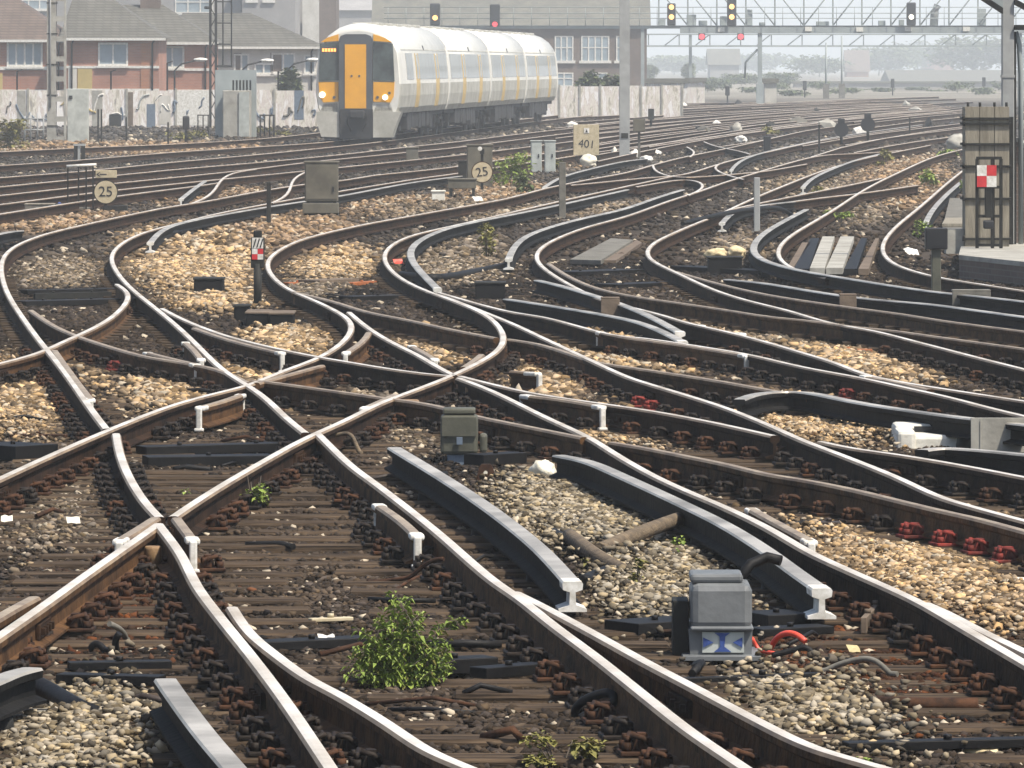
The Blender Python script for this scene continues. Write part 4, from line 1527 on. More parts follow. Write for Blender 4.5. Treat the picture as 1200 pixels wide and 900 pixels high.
# ------------------------------------------------------------------ striped marker and boxes round it
r, s = upright('limit_marker', "short post with black stripes and red white checks by the left loop", 'marker', 302, 364)
b = MB().use('iron')
b.cyl(0, 0, -0.02, 55 / s, 0.047, 12)
b.build('shaft', r)
b = MB().use('iron')
b.box(-8 / s, 8 / s, -0.04, 0.05, 50 / s, 86 / s, 0.012)
b.box(-5 / s, 5 / s, -0.03, 0.04, 85 / s, 94 / s, 0.015)
hd = b.build('head', r)
b = MB().use('white')
b.box(-6.6 / s, 6.6 / s, -0.046, -0.040, 73 / s, 85.5 / s)
for k, (i, j) in enumerate(((0, 1), (1, 0))):
    b.box((-6.6 + 6.7 * i) / s, (-0.1 + 6.7 * i) / s, -0.046, -0.040, (60 + 6.4 * j) / s, (66.2 + 6.4 * j) / s)
b.build('white_panel', hd)
b = MB().use('red')
for k, (i, j) in enumerate(((0, 0), (1, 1))):
    b.box((-6.6 + 6.7 * i) / s, (-0.1 + 6.7 * i) / s, -0.046, -0.040, (60 + 6.4 * j) / s, (66.2 + 6.4 * j) / s)
b.build('red_panel', hd)
b = MB().use('black')
for k in range(3):
    a0 = -5.6 + k * 4.0
    b.prism([(a0 / s, 74 / s), ((a0 + 1.5) / s, 74 / s), ((a0 + 4.6) / s, 84.5 / s), ((a0 + 3.1) / s, 84.5 / s)], -0.050, -0.0465)
b.build('stripe', hd)


def boxy(name, label, cat, x0, x1, yt, yb, material, dep=0.3, top=None, z=0.0, bev=0.012):
    """solid housing seen as a rectangle of front face x0..x1, yt..yb (yb at foot)"""
    p, s = foot((x0 + x1) / 2, yb, z)
    r = empty(name, label, cat, (p.x, p.y, p.z))
    w_, h = (x1 - x0) / s, (yb - yt) / s
    b = MB().use(material)
    b.box(-w_ / 2, w_ / 2, 0, dep, -0.03, h, bev)
    b.build('body', r)
    b = MB().use(top or material)
    b.box(-w_ / 2 - 0.012, w_ / 2 + 0.012, -0.012, dep + 0.012, h, h + 0.022, 0.006)
    b.build('lid', r)
    return r, s, w_, h


boxy('junction_box', "left of the two lidded boxes at the striped marker's foot", 'junction box', 288, 315, 368, 387, 'oil', 0.75, 'wood_brown')
boxy('junction_box', "right of the two lidded boxes at the striped marker's foot", 'junction box', 316, 343, 369, 388, 'oil', 0.75, 'wood_brown')
boxy('junction_box', "black box behind the striped marker's two lidded boxes", 'junction box', 274, 292, 360, 380, 'oil', 0.4, 'iron')
r, s, w_, h = boxy('point_motor', "black box with a long flat foot on the cream ballast at the left", 'point motor', 227, 261, 328, 350, 'oil', 0.5, 'iron')
b = MB().use('oil')
b.box(-28 / s, 26 / s, -0.15, 0.6, -0.02, 6 / s, 0.01)
b.build('foot_plate', r)
boxy('junction_box', "dark low box inside the hooked bend by the dark conductor", 'junction box', 557, 592, 333, 355, 'oil', 0.5, 'iron')
boxy('junction_box', "black box under the sandy sacks by the right loop", 'junction box', 830, 870, 303, 324, 'oil', 0.5, 'iron')
boxy('junction_box', "brown topped double box by the left S bend", 'junction box', 29, 62, 240, 255, 'concrete_dk', 0.5, 'wood_grey')

# grey point detector box in the foreground
r, s = upright('detector_box', "grey cast box with a blue and white badge beside the red cable", 'equipment box', 845, 772, None, 0.045)
b = MB().use('grey_box')
b.prism([(-36 / s, 4 / s), (-38 / s, 34 / s), (37 / s, 34 / s), (36 / s, 4 / s)], 0.02, 0.34)
b.build('base_case', r)
b = MB().use('grey_box')
b.box(-35.5 / s, 36.5 / s, -0.01, 0.36, 34 / s, 88 / s, 0.035)
b.use('grey_box')
b.box(-36 / s, 38 / s, -0.02, 0.37, 33 / s, 38 / s, 0.008)
b.build('cover', r)
b = MB().use('grey_box')
b.box(-36 / s, 26 / s, 0.02, 0.30, 88 / s, 99 / s, 0.015)
b.build('lid', r)
b = MB().use('grey_box')
b.prism([(-47 / s, 0), (-45 / s, 4.5 / s), (46 / s, 4.5 / s), (48 / s, 0)], -0.10, 0.42)
b.build('base_plate', r)
b = MB().use('cab_pale')
b.box(-22 / s, 27 / s, 0.008, 0.02, 7 / s, 31 / s)
bg_ = b.build('badge', r)
b = MB().use('blue')
yb_ = (0.002, 0.0078)
b.prism([(-21 / s, 25 / s), (-9 / s, 19 / s), (-21 / s, 13 / s)], *yb_)
b.prism([(25 / s, 25 / s), (14 / s, 19 / s), (25 / s, 13 / s)], *yb_)
b.prism([(-8 / s, 30.5 / s), (11 / s, 30.5 / s), (5 / s, 26 / s), (4 / s, 14 / s), (12 / s, 8 / s), (-8 / s, 8 / s), (-1 / s, 14 / s), (-2 / s, 26 / s)], *yb_)
b.build('blue_figure', bg_)
b = MB().use('iron')
b.box(-56 / s, -37 / s, 0.10, 0.34, 0, 66 / s, 0.006)
b.build('side_case', r)
b = MB().use('oil')
b.tube([(22 / s, 0.30, 86 / s), (38 / s, 0.36, 104 / s), (58 / s, 0.38, 112 / s), (74 / s, 0.36, 108 / s)], 0.026, 10)
b.build('conduit', r)

# greenish box
r, s = upright('detector_box', "greenish grey upright box left of the cream bag", 'equipment box', 538, 549)
b = MB().use('green_box')
b.box(-22 / s, 22 / s, 0, 0.28, 16 / s, 62 / s, 0.025)
b.build('cover', r)
b = MB().use('green_box')
b.prism([(-20 / s, 38 / s), (-20 / s, 60 / s), (20 / s, 60 / s), (20 / s, 38 / s)], -0.02, 0.01)
b.build('door', r)
b = MB().use('green_box')
b.box(-19 / s, 19 / s, 0.02, 0.25, 63 / s, 70 / s, 0.012)
b.build('lid', r)
b = MB().use('bluegrey')
b.box(-14 / s, 12 / s, 0.03, 0.25, 0, 16 / s, 0.006)
b.build('base_case', r)
b = MB().use('green_box')
b.box(24 / s, 33 / s, 0.02, 0.2, 18 / s, 40 / s, 0.02)
b.build('side_case', r)
b = MB().use('bluegrey')
b.box(-3 / s, 4 / s, -0.026, -0.019, 28 / s, 37 / s, 0.002)
b.build('plate', r)

# rust bracket
r, s = upright('iron_bracket', "rusty bracket with a round hole on the pale ballast", 'bracket', 569, 571)
b = MB().use('chair_rust')
b.prism([(-12 / s, 4 / s), (-8 / s, 22 / s), (-5 / s, 27 / s), (6 / s, 27 / s), (9 / s, 22 / s), (13 / s, 4 / s)], 0.0, 0.05)
b.build('upright_plate', r)
b = MB().use('chair_rust')
b.box(-24 / s, 16 / s, -0.12, 0.16, -0.01, 4 / s, 0.006)
b.build('base_plate', r)
b = MB().use('bag')
b.disc_y(0, -0.004, 17 / s, 2.4 / s, 0.004, 12)
b.build('hole', r)

# white trough lid
r, s = upright('trough_lid', "white ribbed cable trough lid lying by the curled conductor rail", 'trough lid', 1088, 531)
b = MB().use('trough')
b.box(-38 / s, 40 / s, 0.0, 0.45, 0.0, 21 / s, 0.03)
b.build('lower_slab', r)
b = MB().use('trough')
b.box(-36 / s, 24 / s, 0.40, 0.80, 0.03, 30 / s, 0.03)
b.box(-37 / s, -15 / s, -0.04, 0.40, 0.0, 27 / s, 0.03)
b.build('upper_slab', r)
b = MB().use('black')
b.box(-13 / s, 10 / s, 0.37, 0.395, 22 / s, 28 / s)
b.build('slot', r)
# grey plastic cover over conductor
p, s = foot(1170, 539.5)
b = MB().use('concrete')
b.box(-32 / s, 76 / s, 0, 0.035, 0.0, 47 / s)
b.box(-32 / s, 76 / s, 0, 0.06, 47 / s, 49.5 / s)
b.box(-21.5 / s, -20 / s, -0.006, 0.0, 0.0, 47 / s)
tag(b.build('guard_board', None, p), "grey guard boarding beside the conductor rail right of the white lid", 'guard board')
for x0, x1, yt, yb, lab, mt in ((1115, 1160, 340, 362, "grey boarding over the long dark conductor near the black-headed post", 'concrete_dk'),
                                (983, 1003, 345, 358, "brown boarding piece on the second dark conductor rail", 'wood_brown'),
                                (704, 726, 349, 369, "brown joint box on the upper dark conductor rail", 'wood_brown')):
    D_ = F * (CZ - 0.26) / (yt + 4 - HY) - 0.35
    s = F / D_
    p = Vector((((x0 + x1) / 2 - CX) / s, D_, 0))
    w_ = (x1 - x0) / s
    h = 0.30
    b = MB().use(mt)
    for yy in (-0.13,):
        b.box(-w_ / 2, w_ / 2, yy, yy + 0.03, 0, h, 0.006)
    b.box(-w_ / 2, w_ / 2, -0.13, 0.05, h, h + 0.02, 0.006)
    tag(b.build('guard_board', None, p), lab, 'guard board')

# frog blocks belong to their crossings
def frog_block(label_start, x0, x1, yt, yb, material, rnd=False):
    par = [o for o in bpy.data.objects if o.get('label', '').startswith(label_start)][0]
    p, s = foot((x0 + x1) / 2, yb, 0.05)
    b = MB().use(material)
    w_, h = (x1 - x0) / s, (yb - yt) / s
    if rnd:
        b.tube([(0, 0, 0.0), (0, 0.0, h * 0.9), (0, 0, h)], [w_ / 2, w_ / 2, w_ / 2 * 0.9], 16)
    else:
        b.box(-w_ / 2, w_ / 2, 0, 0.3, 0, h, 0.02)
    o = b.build('spacer_block', par, p)
    return o


M['block'] = mat('ochre_rusty_block', (0.27, 0.17, 0.08), 0.75, scale=10, col2=(0.17, 0.10, 0.05), bump=0.2)
frog_block("right leg of the nearest frog", 169, 190, 640, 670, 'block', True)
frog_block("worn rail leaving the left diamond", 457, 491, 470, 496, 'block')
frog_block("long polished rail from the centre crossing", 545, 575, 452, 474, 'block')
frog_block("rail rising from the left edge", 284, 302, 455, 472, 'block')

# ------------------------------------------------------------------ bars, rods, cables, pieces on the bed


def bar(label, x0, y0, x1, y1, w_, h, material='oil', name='point_rod', cat='rod', z=0.05):
    a, c = P(x0, y0, z), P(x1, y1, z)
    t = (c - a)
    L = t.length
    ang = math.atan2(t.y, t.x)
    b = MB().use(material)
    h *= 0.62
    b.box(0, L, -w_ / 2, w_ / 2, 0, h, 0.004)
    k = max(1, int(L / 0.5))
    for i in range(k):
        b.cyl(L * (i + 0.5) / k, 0, h, h + 0.02, 0.018, 6)
    o = b.build(name, None, a)
    o.rotation_euler = (0, 0, ang)
    return tag(o, label, cat)


BARS = [
    ("upper black point bar in the loop at the far left", 28, 345, 138, 343, 0.22, 0.09, 'oil'),
    ("lower black point bar in the loop at the far left", 22, 359, 135, 356, 0.30, 0.10, 'oil'),
    ("thin grey pull rod between the two black bars at the far left", 40, 351, 130, 349, 0.05, 0.12, 'iron'),
    ("upper blue-black hollow bearer between the left diamond and the nearest frog", 165, 533, 345, 528, 0.20, 0.10, 'oil'),
    ("lower blue-black hollow bearer between the left diamond and the nearest frog", 170, 546, 318, 544, 0.26, 0.11, 'oil'),
    ("black bearer at the left edge above the nearest frog", -10, 538, 40, 535, 0.5, 0.16, 'oil'),
    ("dark point bar behind the striped marker's loop", 405, 352, 480, 350, 0.3, 0.08, 'oil'),
    ("orange plastic pipe at the left of the marker's loop", 335, 335, 362, 334, 0.10, 0.07, 'orange'),
    ("brown drain cover between the two orange pipes", 362, 335, 408, 333, 0.35, 0.12, 'wood_brown'),
    ("orange red pipe at the right of the marker's loop", 410, 335, 438, 333, 0.10, 0.07, 'orange'),
    ("orange pipe lying on the ballast at the right", 966, 415, 1022, 415, 0.10, 0.08, 'orange'),
    ("black point bar left of the bush's right side", 490, 790, 575, 786, 0.16, 0.11, 'oil'),
    ("black bar right of the bush under the rail", 560, 795, 632, 789, 0.12, 0.08, 'oil'),
    ("dark point bar left of the grey box", 728, 742, 806, 737, 0.28, 0.09, 'oil'),
    ("dark point bar right of the grey box", 884, 733, 935, 731, 0.30, 0.10, 'oil'),
    ("second dark flat bar right of the grey box", 884, 745, 968, 741, 0.16, 0.06, 'oil'),
    ("long black rod lying below the grey box", 690, 806, 960, 795, 0.05, 0.045, 'oil'),
    ("long black timber edge at the bottom right", 990, 880, 1230, 874, 0.10, 0.06, 'oil'),
    ("dark rod across the sleepers left of the bush", 300, 762, 430, 756, 0.16, 0.07, 'oil'),
    ("pale yellow strip among the sleepers left of the bush", 363, 729, 412, 727, 0.05, 0.03, 'sign_cream'),
    ("dark point bar left below the greenish box", 555, 545, 606, 542, 0.2, 0.12, 'oil'),
    ("dark point bar under the middle loop's walkway", 660, 322, 740, 319, 0.5, 0.07, 'oil'),
    ("second dark point bar under the middle loop's walkway", 710, 337, 790, 334, 0.4, 0.07, 'oil'),
    ("black bar below the sandy sacks", 800, 316, 905, 322, 0.4, 0.09, 'oil'),
    ("dark rod lying left of the curled conductor's ballast", 520, 470, 590, 470, 0.07, 0.06, 'chair_rust'),
    ("brown board propped beside the bottom right rail", 1012, 743, 1040, 712, 0.03, 0.13, 'wood_brown'),
    ("grey plank lying at the lower left under the leaning timber", 45, 838, 110, 862, 0.10, 0.05, 'wood_grey'),
    ("dark flat bar crossing above the broad grey conductor", 70, 800, 190, 803, 0.12, 0.07, 'oil'),
    ("dark bar in the lower left between frog legs", 80, 785, 200, 783, 0.10, 0.06, 'oil'),
    ("brown rod on the ballast left of the left diamond", 12, 513, 78, 514, 0.06, 0.05, 'chair_rust'),
    ("thin dark plank on the right ballast by the red chairs", 958, 617, 985, 617, 0.12, 0.05, 'oilbrown'),
]
for lab, x0, y0, x1, y1, w_, h, mt in BARS:
    nm = {'orange': 'plastic_pipe', 'wood_brown': 'board', 'wood_grey': 'board'}.get(mt, 'point_rod')
    bar(lab, x0, y0, x1, y1, w_, h, mt, nm, {'plastic_pipe': 'pipe', 'board': 'board'}.get(nm, 'rod'))


def cable(label, pts, r, material='oil', name='cable', cat='cable', base_y=None):
    """pts: (x, y, z above ground); with base_y the loop stands on that line and z follows from y"""
    if base_y:
        D0_ = F * CZ / (base_y - HY)
        n_ = len(pts)
        mb = MB().use(material)
        cm = catmull([Vector((p_[0], p_[1])) for p_ in pts], 3)
        wp = []
        for i, v in enumerate(cm):
            D_ = D0_ + 0.10 * math.sin(3.0 * i / len(cm) + r * 90)
            wp.append(Vector(((v.x - CX) / F * D_, D_, max(0.05, CZ + (HY - v.y) * D_ / F))))
        mb.tube(wp, r, 8)
        return tag(mb.build(name), label, cat)
    q = catmull([Vector((a, c, 300 * z)) for a, c, z in pts], 5)
    mb = MB().use(material)
    wp = [P(v.x, v.y, max(0.0, v.z / 300)) for v in q]
    # picture y given for the point itself at its own height
    mb.tube(wp, r, 8)
    return tag(mb.build(name), label, cat)


cable("red cable looping out of the grey box", [(893, 769, 0), (898, 770, 0), (904, 757, 0), (912, 745, 0), (925, 741, 0), (936, 744, 0), (944, 752, 0)], 0.0145, 'redcable', base_y=775)
cable("second red cable strand beside the first loop", [(881, 748, 0), (888, 760, 0), (897, 770, 0), (908, 773, 0)], 0.010, 'redcable', base_y=777)
cable("brown pole lying from the second conductor towards the first", [(702, 645, 0.08), (725, 635, 0.10), (760, 621, 0.14), (800, 607, 0.16), (812, 604, 0.15)], 0.045, 'log', 'wooden_pole', 'pole')
cable("brown pole crossing under the other pole on the pale ballast", [(667, 628, 0.10), (690, 646, 0.11), (712, 660, 0.08), (735, 672, 0.06)], 0.045, 'log', 'wooden_pole', 'pole')
cable("dark hose behind the first conductor rail", [(612, 606, 0.05), (630, 616, 0.05), (655, 628, 0.06), (675, 640, 0.05), (690, 655, 0.04)], 0.034, 'oil', 'hose', 'hose')
cable("short dark hose by the first conductor's white end", [(682, 683, 0.05), (700, 674, 0.05), (722, 668, 0.05)], 0.04, 'oil', 'hose', 'hose')
cable("rusty pipe lying on the pale stones at the bottom right", [(1012, 822, 0.06), (1050, 825, 0.06), (1100, 826, 0.06), (1146, 826, 0.06)], 0.032, 'chair_rust', 'rusty_pipe', 'pipe')
cable("black cable snaking below the grey box", [(730, 812, 0.03), (790, 800, 0.04), (840, 803, 0.03), (900, 790, 0.05), (960, 798, 0.03)], 0.014, 'oil')
cable("black cable tangle right of the red cable", [(905, 768, 0.04), (930, 762, 0.10), (945, 758, 0.14), (955, 768, 0.08), (948, 778, 0.04), (975, 785, 0.05), (1000, 776, 0.08), (1030, 790, 0.03)], 0.014, 'oil', base_y=786)
cable("grey cable curling at the right of the tangle", [(940, 800, 0.04), (985, 778, 0.05), (1020, 772, 0.12), (1040, 786, 0.06), (1052, 800, 0.03)], 0.013, 'concrete_dk', base_y=801)
cable("black hose loop below the split in the lower rail", [(676, 852, 0.03), (674, 830, 0.14), (690, 818, 0.20), (715, 811, 0.18), (722, 822, 0.10), (700, 832, 0.05), (680, 842, 0.03)], 0.02, 'oil', 'hose', 'hose', base_y=856)
cable("brown root-like wire across the sleepers above the bush", [(430, 692, 0.03), (450, 681, 0.05), (480, 677, 0.05), (493, 665, 0.10), (508, 656, 0.10), (520, 655, 0.07)], 0.012, 'chair_rust', 'wire', 'wire', base_y=694)
cable("thin wire beside the root-like one", [(460, 694, 0.03), (475, 683, 0.06), (500, 672, 0.05), (535, 665, 0.04)], 0.009, 'chair_rust', 'wire', 'wire')
cable("black curled cable in the lower left", [(105, 768, 0.03), (104, 760, 0.12), (112, 752, 0.18), (122, 760, 0.12), (128, 775, 0.04), (138, 772, 0.09), (134, 750, 0.12), (140, 742, 0.08)], 0.017, 'oil', base_y=776)
cable("grey hooked cable left of the curled one", [(150, 760, 0.03), (147, 745, 0.12), (140, 736, 0.14), (128, 731, 0.10)], 0.015, 'concrete_dk', base_y=764)
cable("leaning dark timber at the lower left", [(28, 795, 0.16), (60, 812, 0.12), (95, 832, 0.09), (140, 848, 0.04)], 0.045, 'oil', 'timber_offcut', 'timber')
cable("black pipe from the dark box to the conductor in the hooked bend", [(470, 322, 0.12), (510, 326, 0.12), (545, 321, 0.10), (590, 312, 0.08)], 0.05, 'oil', 'hose', 'hose')
cable("dark hose lying beside the left loop's conductor", [(190, 275, 0.12), (210, 272, 0.12), (235, 278, 0.06), (275, 281, 0.05)], 0.045, 'oil', 'hose', 'hose')
cable("dark cable arching from the stake to the right conductor", [(800, 262, 0.2), (850, 250, 0.3), (905, 243, 0.3), (925, 250, 0.15), (935, 258, 0.05)], 0.04, 'oil', 'hose', 'hose')
cable("bent pale rod lying at the right of the ballast bed", [(950, 453, 0.04), (970, 448, 0.10), (988, 444, 0.12), (996, 448, 0.06)], 0.02, 'wood_grey', 'rod', 'rod')
cable("greyish copper hose beside the rail joint left of the greenish box", [(388, 512, 0.16), (402, 508, 0.2), (412, 508, 0.2), (418, 524, 0.12), (424, 534, 0.04)], 0.016, 'log', 'hose', 'hose', base_y=538)
cable("white cable end lying at the right edge", [(1178, 681, 0.04), (1200, 681, 0.04), (1212, 682, 0.04)], 0.022, 'white')

# small litter
def litter(label, x, y, w_, h, material, name='litter_scrap', cat='litter', rot=0.4):
    p, s = foot(x, y)
    b = MB().use(material)
    bm = bmesh.new()
    bmesh.ops.create_grid(bm, x_segments=3, y_segments=3, size=0.5)
    for v in bm.verts:
        v.co.z = 0.25 * mnoise.noise(v.co * 2.3 + Vector((x, y, 0)))
    bmesh.ops.solidify(bm, geom=bm.faces[:], thickness=0.03)
    b.bm(bm, Matrix.Rotation(rot, 4, 'Z') @ Matrix.Rotation(0.6, 4, 'X') @ Matrix.Diagonal((w_, w_ * 0.8, h, 1)))
    return tag(b.build(name, None, p + Vector((0, 0, 0.09))), label, cat)


litter("torn orange scrap on the dark sleepers left of the nearest frog's closure rail", 101, 541, 0.11, 0.12, 'orange')
litter("white paper scrap on the sleepers at the left edge", 8, 625, 0.07, 0.05, 'bag', rot=0.1)
litter("white paper scrap left of the nearest frog's white end", 86, 627, 0.08, 0.04, 'bag', rot=0.2)
litter("white scrap on the sleepers right of the switch blade tip", 383, 770, 0.08, 0.08, 'white')
litter("pink scrap inside the hooked bend", 467, 314, 0.14, 0.08, 'redcable')
litter("white scrap near the curled conductor's frog", 967, 556, 0.07, 0.09, 'white')
bag("cream stone at the bottom right corner", 1150, 890, 44, 20, 'sand', 21, 'stone', 'stone')
litter("yellow scrap in the cable tangle", 1000, 782, 0.06, 0.08, 'sign_yellow')
litter("white scrap by the left speed sign frame", 53, 233, 0.25, 0.12, 'white')
litter("white scrap left of the small white box", 560, 238, 0.2, 0.12, 'white')
litter("white stone on the ballast right of the middle loop", 1068, 302, 0.2, 0.2, 'white', 'stone_slab', 'stone')

# walkway boards
def slab(label, poly, z, th, material, name='walkway_board', cat='walkway'):
    pts = [P(x, y, z) for x, y in poly]
    b = MB().use(material)
    k = len(pts)
    b.add([p for p in pts] + [p - Vector((0, 0, th)) for p in pts], [list(range(k)), list(reversed(range(k, 2 * k)))] + [(i, i + k, (i + 1) % k + k, (i + 1) % k) for i in range(k)])
    return tag(b.build(name), label, cat)


slab("long grey walkway board inside the middle loop", [(668, 304), (704, 305), (742, 281), (716, 279)], 0.13, 0.06, 'concrete_dk')
slab("dark walkway board beside the long grey one", [(708, 305), (722, 305), (752, 284), (746, 281)], 0.10, 0.05, 'wood_brown')
for i, (a, c) in enumerate((((949, 314), (967, 314)), ((968, 314), (988, 314)))):
    slab(("left", "right")[i] + " of the two pale crossing slabs inside the right loop",
         [(a[0], 314), (c[0] - 0.5, 314), (c[0] + 11 + i * 2, 277), (a[0] + 15 + i * 2, 277)], 0.19, 0.08, 'concrete')
for i, (a, c, m_) in enumerate(((930, 948, 'oil'), (989, 1004, 'oil'), (1006, 1018, 'wood_brown'))):
    slab(("black slatted mat left of the pale crossing slabs", "black slatted mat right of the pale crossing slabs", "brown board right of the black slatted mat")[i],
         [(a, 315), (c, 315), (c + 12, 279), (a + 20, 279)], 0.15, 0.08, m_)
slab("brown crossing board left of the black slatted mat", [(922, 314), (929, 314), (950, 284), (940, 284)], 0.15, 0.08, 'wood_brown')
slab("stepped grey board left of the cabinet tower", [(1100, 285), (1133, 285), (1137, 232), (1113, 232)], 0.16, 0.1, 'concrete_dk')
slab("pale board lying left of the cabinet tower", [(1104, 262), (1131, 262), (1133, 255), (1108, 255)], 0.22, 0.05, 'wood_grey')

# ------------------------------------------------------------------ right side: platform, cabinet tower, column
b = MB().use('brick_brown')
pl = [P(1124, 331), P(1290, 351), P(1290, 290), P(1128, 300)]
pl[2] = Vector((pl[1].x, 96, 0))
pl[3] = Vector(((1131 - CX) / F * 95, 95, 0))
k = 4
b.add([p + Vector((0, 0, -0.05)) for p in pl] + [p + Vector((0, 0, 0.30)) for p in pl], [(i, (i + 1) % 4, (i + 1) % 4 + 4, i + 4) for i in range(4)])
pf = empty('platform', "low brick platform with a pale concrete deck at the right edge", 'platform', (pl[0].x, pl[0].y, 0))
o = b.build('brick_face', pf)
o.location = -Vector(pf.location)
b = MB().use('concrete')
cc = sum((p for p in pl), Vector()) / 4
ov = [cc + (p - cc) * 1.012 for p in pl]
b.add([p + Vector((0, 0, 0.30)) for p in ov] + [p + Vector((0, 0, 0.36)) for p in ov], [(0, 1, 2, 3), (4, 7, 6, 5)] + [(i, (i + 1) % 4, (i + 1) % 4 + 4, i + 4) for i in range(4)])
o = b.build('deck', pf)
o.location = -Vector(pf.location)

zt = 0.36
r, s = upright('cabinet_tower', "tall tower of pale boards strapped with dark bands at the right", 'cabinet tower', 1157, 289, None, zt)
W_ = 26 / s
b = MB().use('wood_grey')
for i in range(3):
    b.box(-W_ + i * W_ * 2 / 3, -W_ + (i + 1) * W_ * 2 / 3 - 0.008, 0, 0.05, 0, 164 / s, 0.004)
b.box(-W_, W_, 0.05, 0.55, 0, 163.5 / s)
b.build('boarding', r)
for yb in (139, 145, 169, 195, 233, 280):
    b = MB().use('iron')
    zc = (289 - yb) / s
    b.box(-W_ - 0.03, W_ + 0.03, -0.03, 0.58, zc - 0.016, zc + 0.016)
    b.cyl(-W_ - 0.02, -0.03, zc - 0.03, zc + 0.05, 0.02, 6)
    b.build('strap', r)
for x in (-22, -8, 9, 23):
    b = MB().use('iron')
    b.cyl(x / s, 0.1, 163 / s, 169 / s, 0.018, 6)
    b.build('lifting_eye', r)
b = MB().use('concrete')
b.box(-W_ - 0.25, -W_ - 0.01, 0.1, 0.5, -0.1, 20 / s)
b.build('side_step', r)

r, s = upright('shunt_signal', "red and white quartered sign on a dark frame before the boarded tower", 'signal', 1157, 291, None, zt)
b = MB().use('iron')
for x in (-12, 6, 16):
    b.box(x / s - 0.022, x / s + 0.022, -0.02, 0.03, 0, 105 / s)
for z in (2, 36, 70, 104):
    b.box(-13 / s, 17 / s, -0.025, 0.02, z / s, (z + 3.5) / s)
b.box(-3 / s, 5 / s, -0.05, 0.05, 36 / s, 74 / s, 0.01)
b.build('frame', r)
b = MB().use('black')
b.box(-5 / s, 7 / s, -0.12, 0.02, 23 / s, 33 / s, 0.02)
b.build('lamp_box', r)
b = MB().use('white')
b.box(-12.5 / s, -1.2 / s, -0.075, -0.05, 85 / s, 97.5 / s)
b.box(-1.1 / s, 10.3 / s, -0.075, -0.05, 72 / s, 84.8 / s)
b.build('white_quarter', r)
b = MB().use('red')
b.box(-12.5 / s, -1.2 / s, -0.075, -0.05, 72 / s, 84.8 / s)
b.box(-1.1 / s, 10.3 / s, -0.075, -0.05, 85 / s, 97.5 / s)
b.build('red_quarter', r)

r, s = upright('canopy_column', "pale steel canopy column with slanting beams at the right edge", 'column', 1184, 287, None, zt)
b = MB().use('steel_grey')
b.box(-7.5 / s, 6.5 / s, 0.3, 0.5, 0, 340 / s, 0.01)
b.build('shaft', r)
b = MB().use('iron')
b.box(6.7 / s, 9 / s, 0.32, 0.45, 0, 250 / s)
b.box(-1 / s, 5 / s, 0.2, 0.29, 0, 150 / s)
b.build('cable_duct', r)
b = MB().use('steel_grey')
b.box(-8.4 / s, 7.4 / s, 0.29, 0.51, 196 / s, 199 / s)
b.build('clamp', r)
b = MB().use('gantry')
T = None
def beam(mb, x0, y0, x1, y1, hpx, ya, yb):
    dx, dz = x1 - x0, (y0 - y1)
    mb.prism([(x0 / s, (287 - y0) / s), (x1 / s, (287 - y1) / s), (x1 / s, (287 - y1 - hpx) / s), (x0 / s, (287 - y0 - hpx) / s)], ya, yb)
beam(b, -90, -40, -7, 14, -13, 0.25, 0.42)
b.build('left_beam', r)
b = MB().use('iron')
beam(b, -88, -44, -7, 9, 7, 0.22, 0.46)
beam(b, 7, 5, 60, 34, -7, 0.25, 0.45)
beam(b, 7, 35, 60, 35, -6, 0.25, 0.45)
b.build('right_beam', r)
b = MB().use('gantry')
b.tube([(9 / s, 0.4, 250 / s), (13 / s, 0.4, 235 / s), (15 / s, 0.4, 200 / s), (15 / s, 0.4, 0)], 0.035, 8)
b.build('drain_pipe', r)

# wall behind the column
b = MB().use('brick_brown')
p = P(1214, 285, zt)
b.box(-0.27, 2.6, 0, 0.4, 0, 1.40)
wr = empty('brick_wall', "dark brick wall on the platform behind the canopy column", 'wall', p)
b.build('wall', wr)
b = MB().use('concrete')
b.box(-0.30, 2.63, -0.03, 0.43, 1.40, 1.46)
b.build('coping', wr)
b = MB().use('white')
b.box(-0.15, 0.1, -0.02, 0.0, 0.95, 1.25)
b.build('notice', wr)
# handrail white tangle
r, s = upright('white_cable_coil', "white cable coil hanging behind the canopy column", 'cable', 1203, 285, None, zt)
b = MB().use('white')
for k in range(3):
    b.tube([(math.cos(a) * (8 - k) / s, -0.05 - 0.02 * k, (128 + math.sin(a) * (17 - 2 * k)) / s) for a in [i * 0.4 for i in range(17)]], 0.012, 6)
b.build('coil', r)
b = MB().use('iron')
b.box(-0.02, 0.02, 0, 0.04, 0, 148 / s)
b.build('hook_post', r)

# ------------------------------------------------------------------ left side furniture
r, s = upright('concrete_mast', "tall slotted concrete mast at the upper left", 'mast', 66, 166)
w_ = 22 / s
h = 240 / s
b = MB().use('concrete')
b.box(-w_ / 2, -w_ * 0.02, 0, 0.4, 0, h)
b.box(w_ * 0.40, w_ / 2, 0, 0.4, 0, h)
z = 0.0
while z < h:
    b.box(-w_ * 0.02, w_ * 0.40, 0.0, 0.4, z, z + 6 / s)
    z += 23.5 / s
b.build('shaft', r)
b = MB().use('iron')
for k in range(6):
    b.box(-w_ / 2 - 0.02, w_ * 0.05, -0.02, 0.42, (18 + 36 * k) / s, (18 + 36 * k) / s + 0.035)
b.build('band', r)
b = MB().use('steel_grey')
b.tube([(-0.22, -0.03, 40 / s), (-0.22, -0.03, h)], 0.03, 8)
b.build('conduit', r)

r, s = upright('concrete_post', "short broad concrete post right of the slotted mast", 'post', 91, 168)
b = MB().use('cab_pale')
b.box(-12 / s, 12.5 / s, 0, 0.4, 0, 64 / s, 0.02)
b.build('shaft', r)
b = MB().use('iron')
b.box(-10 / s, -6 / s, -0.03, 0.0, 52 / s, 56 / s)
b.build('bolt_plate', r)

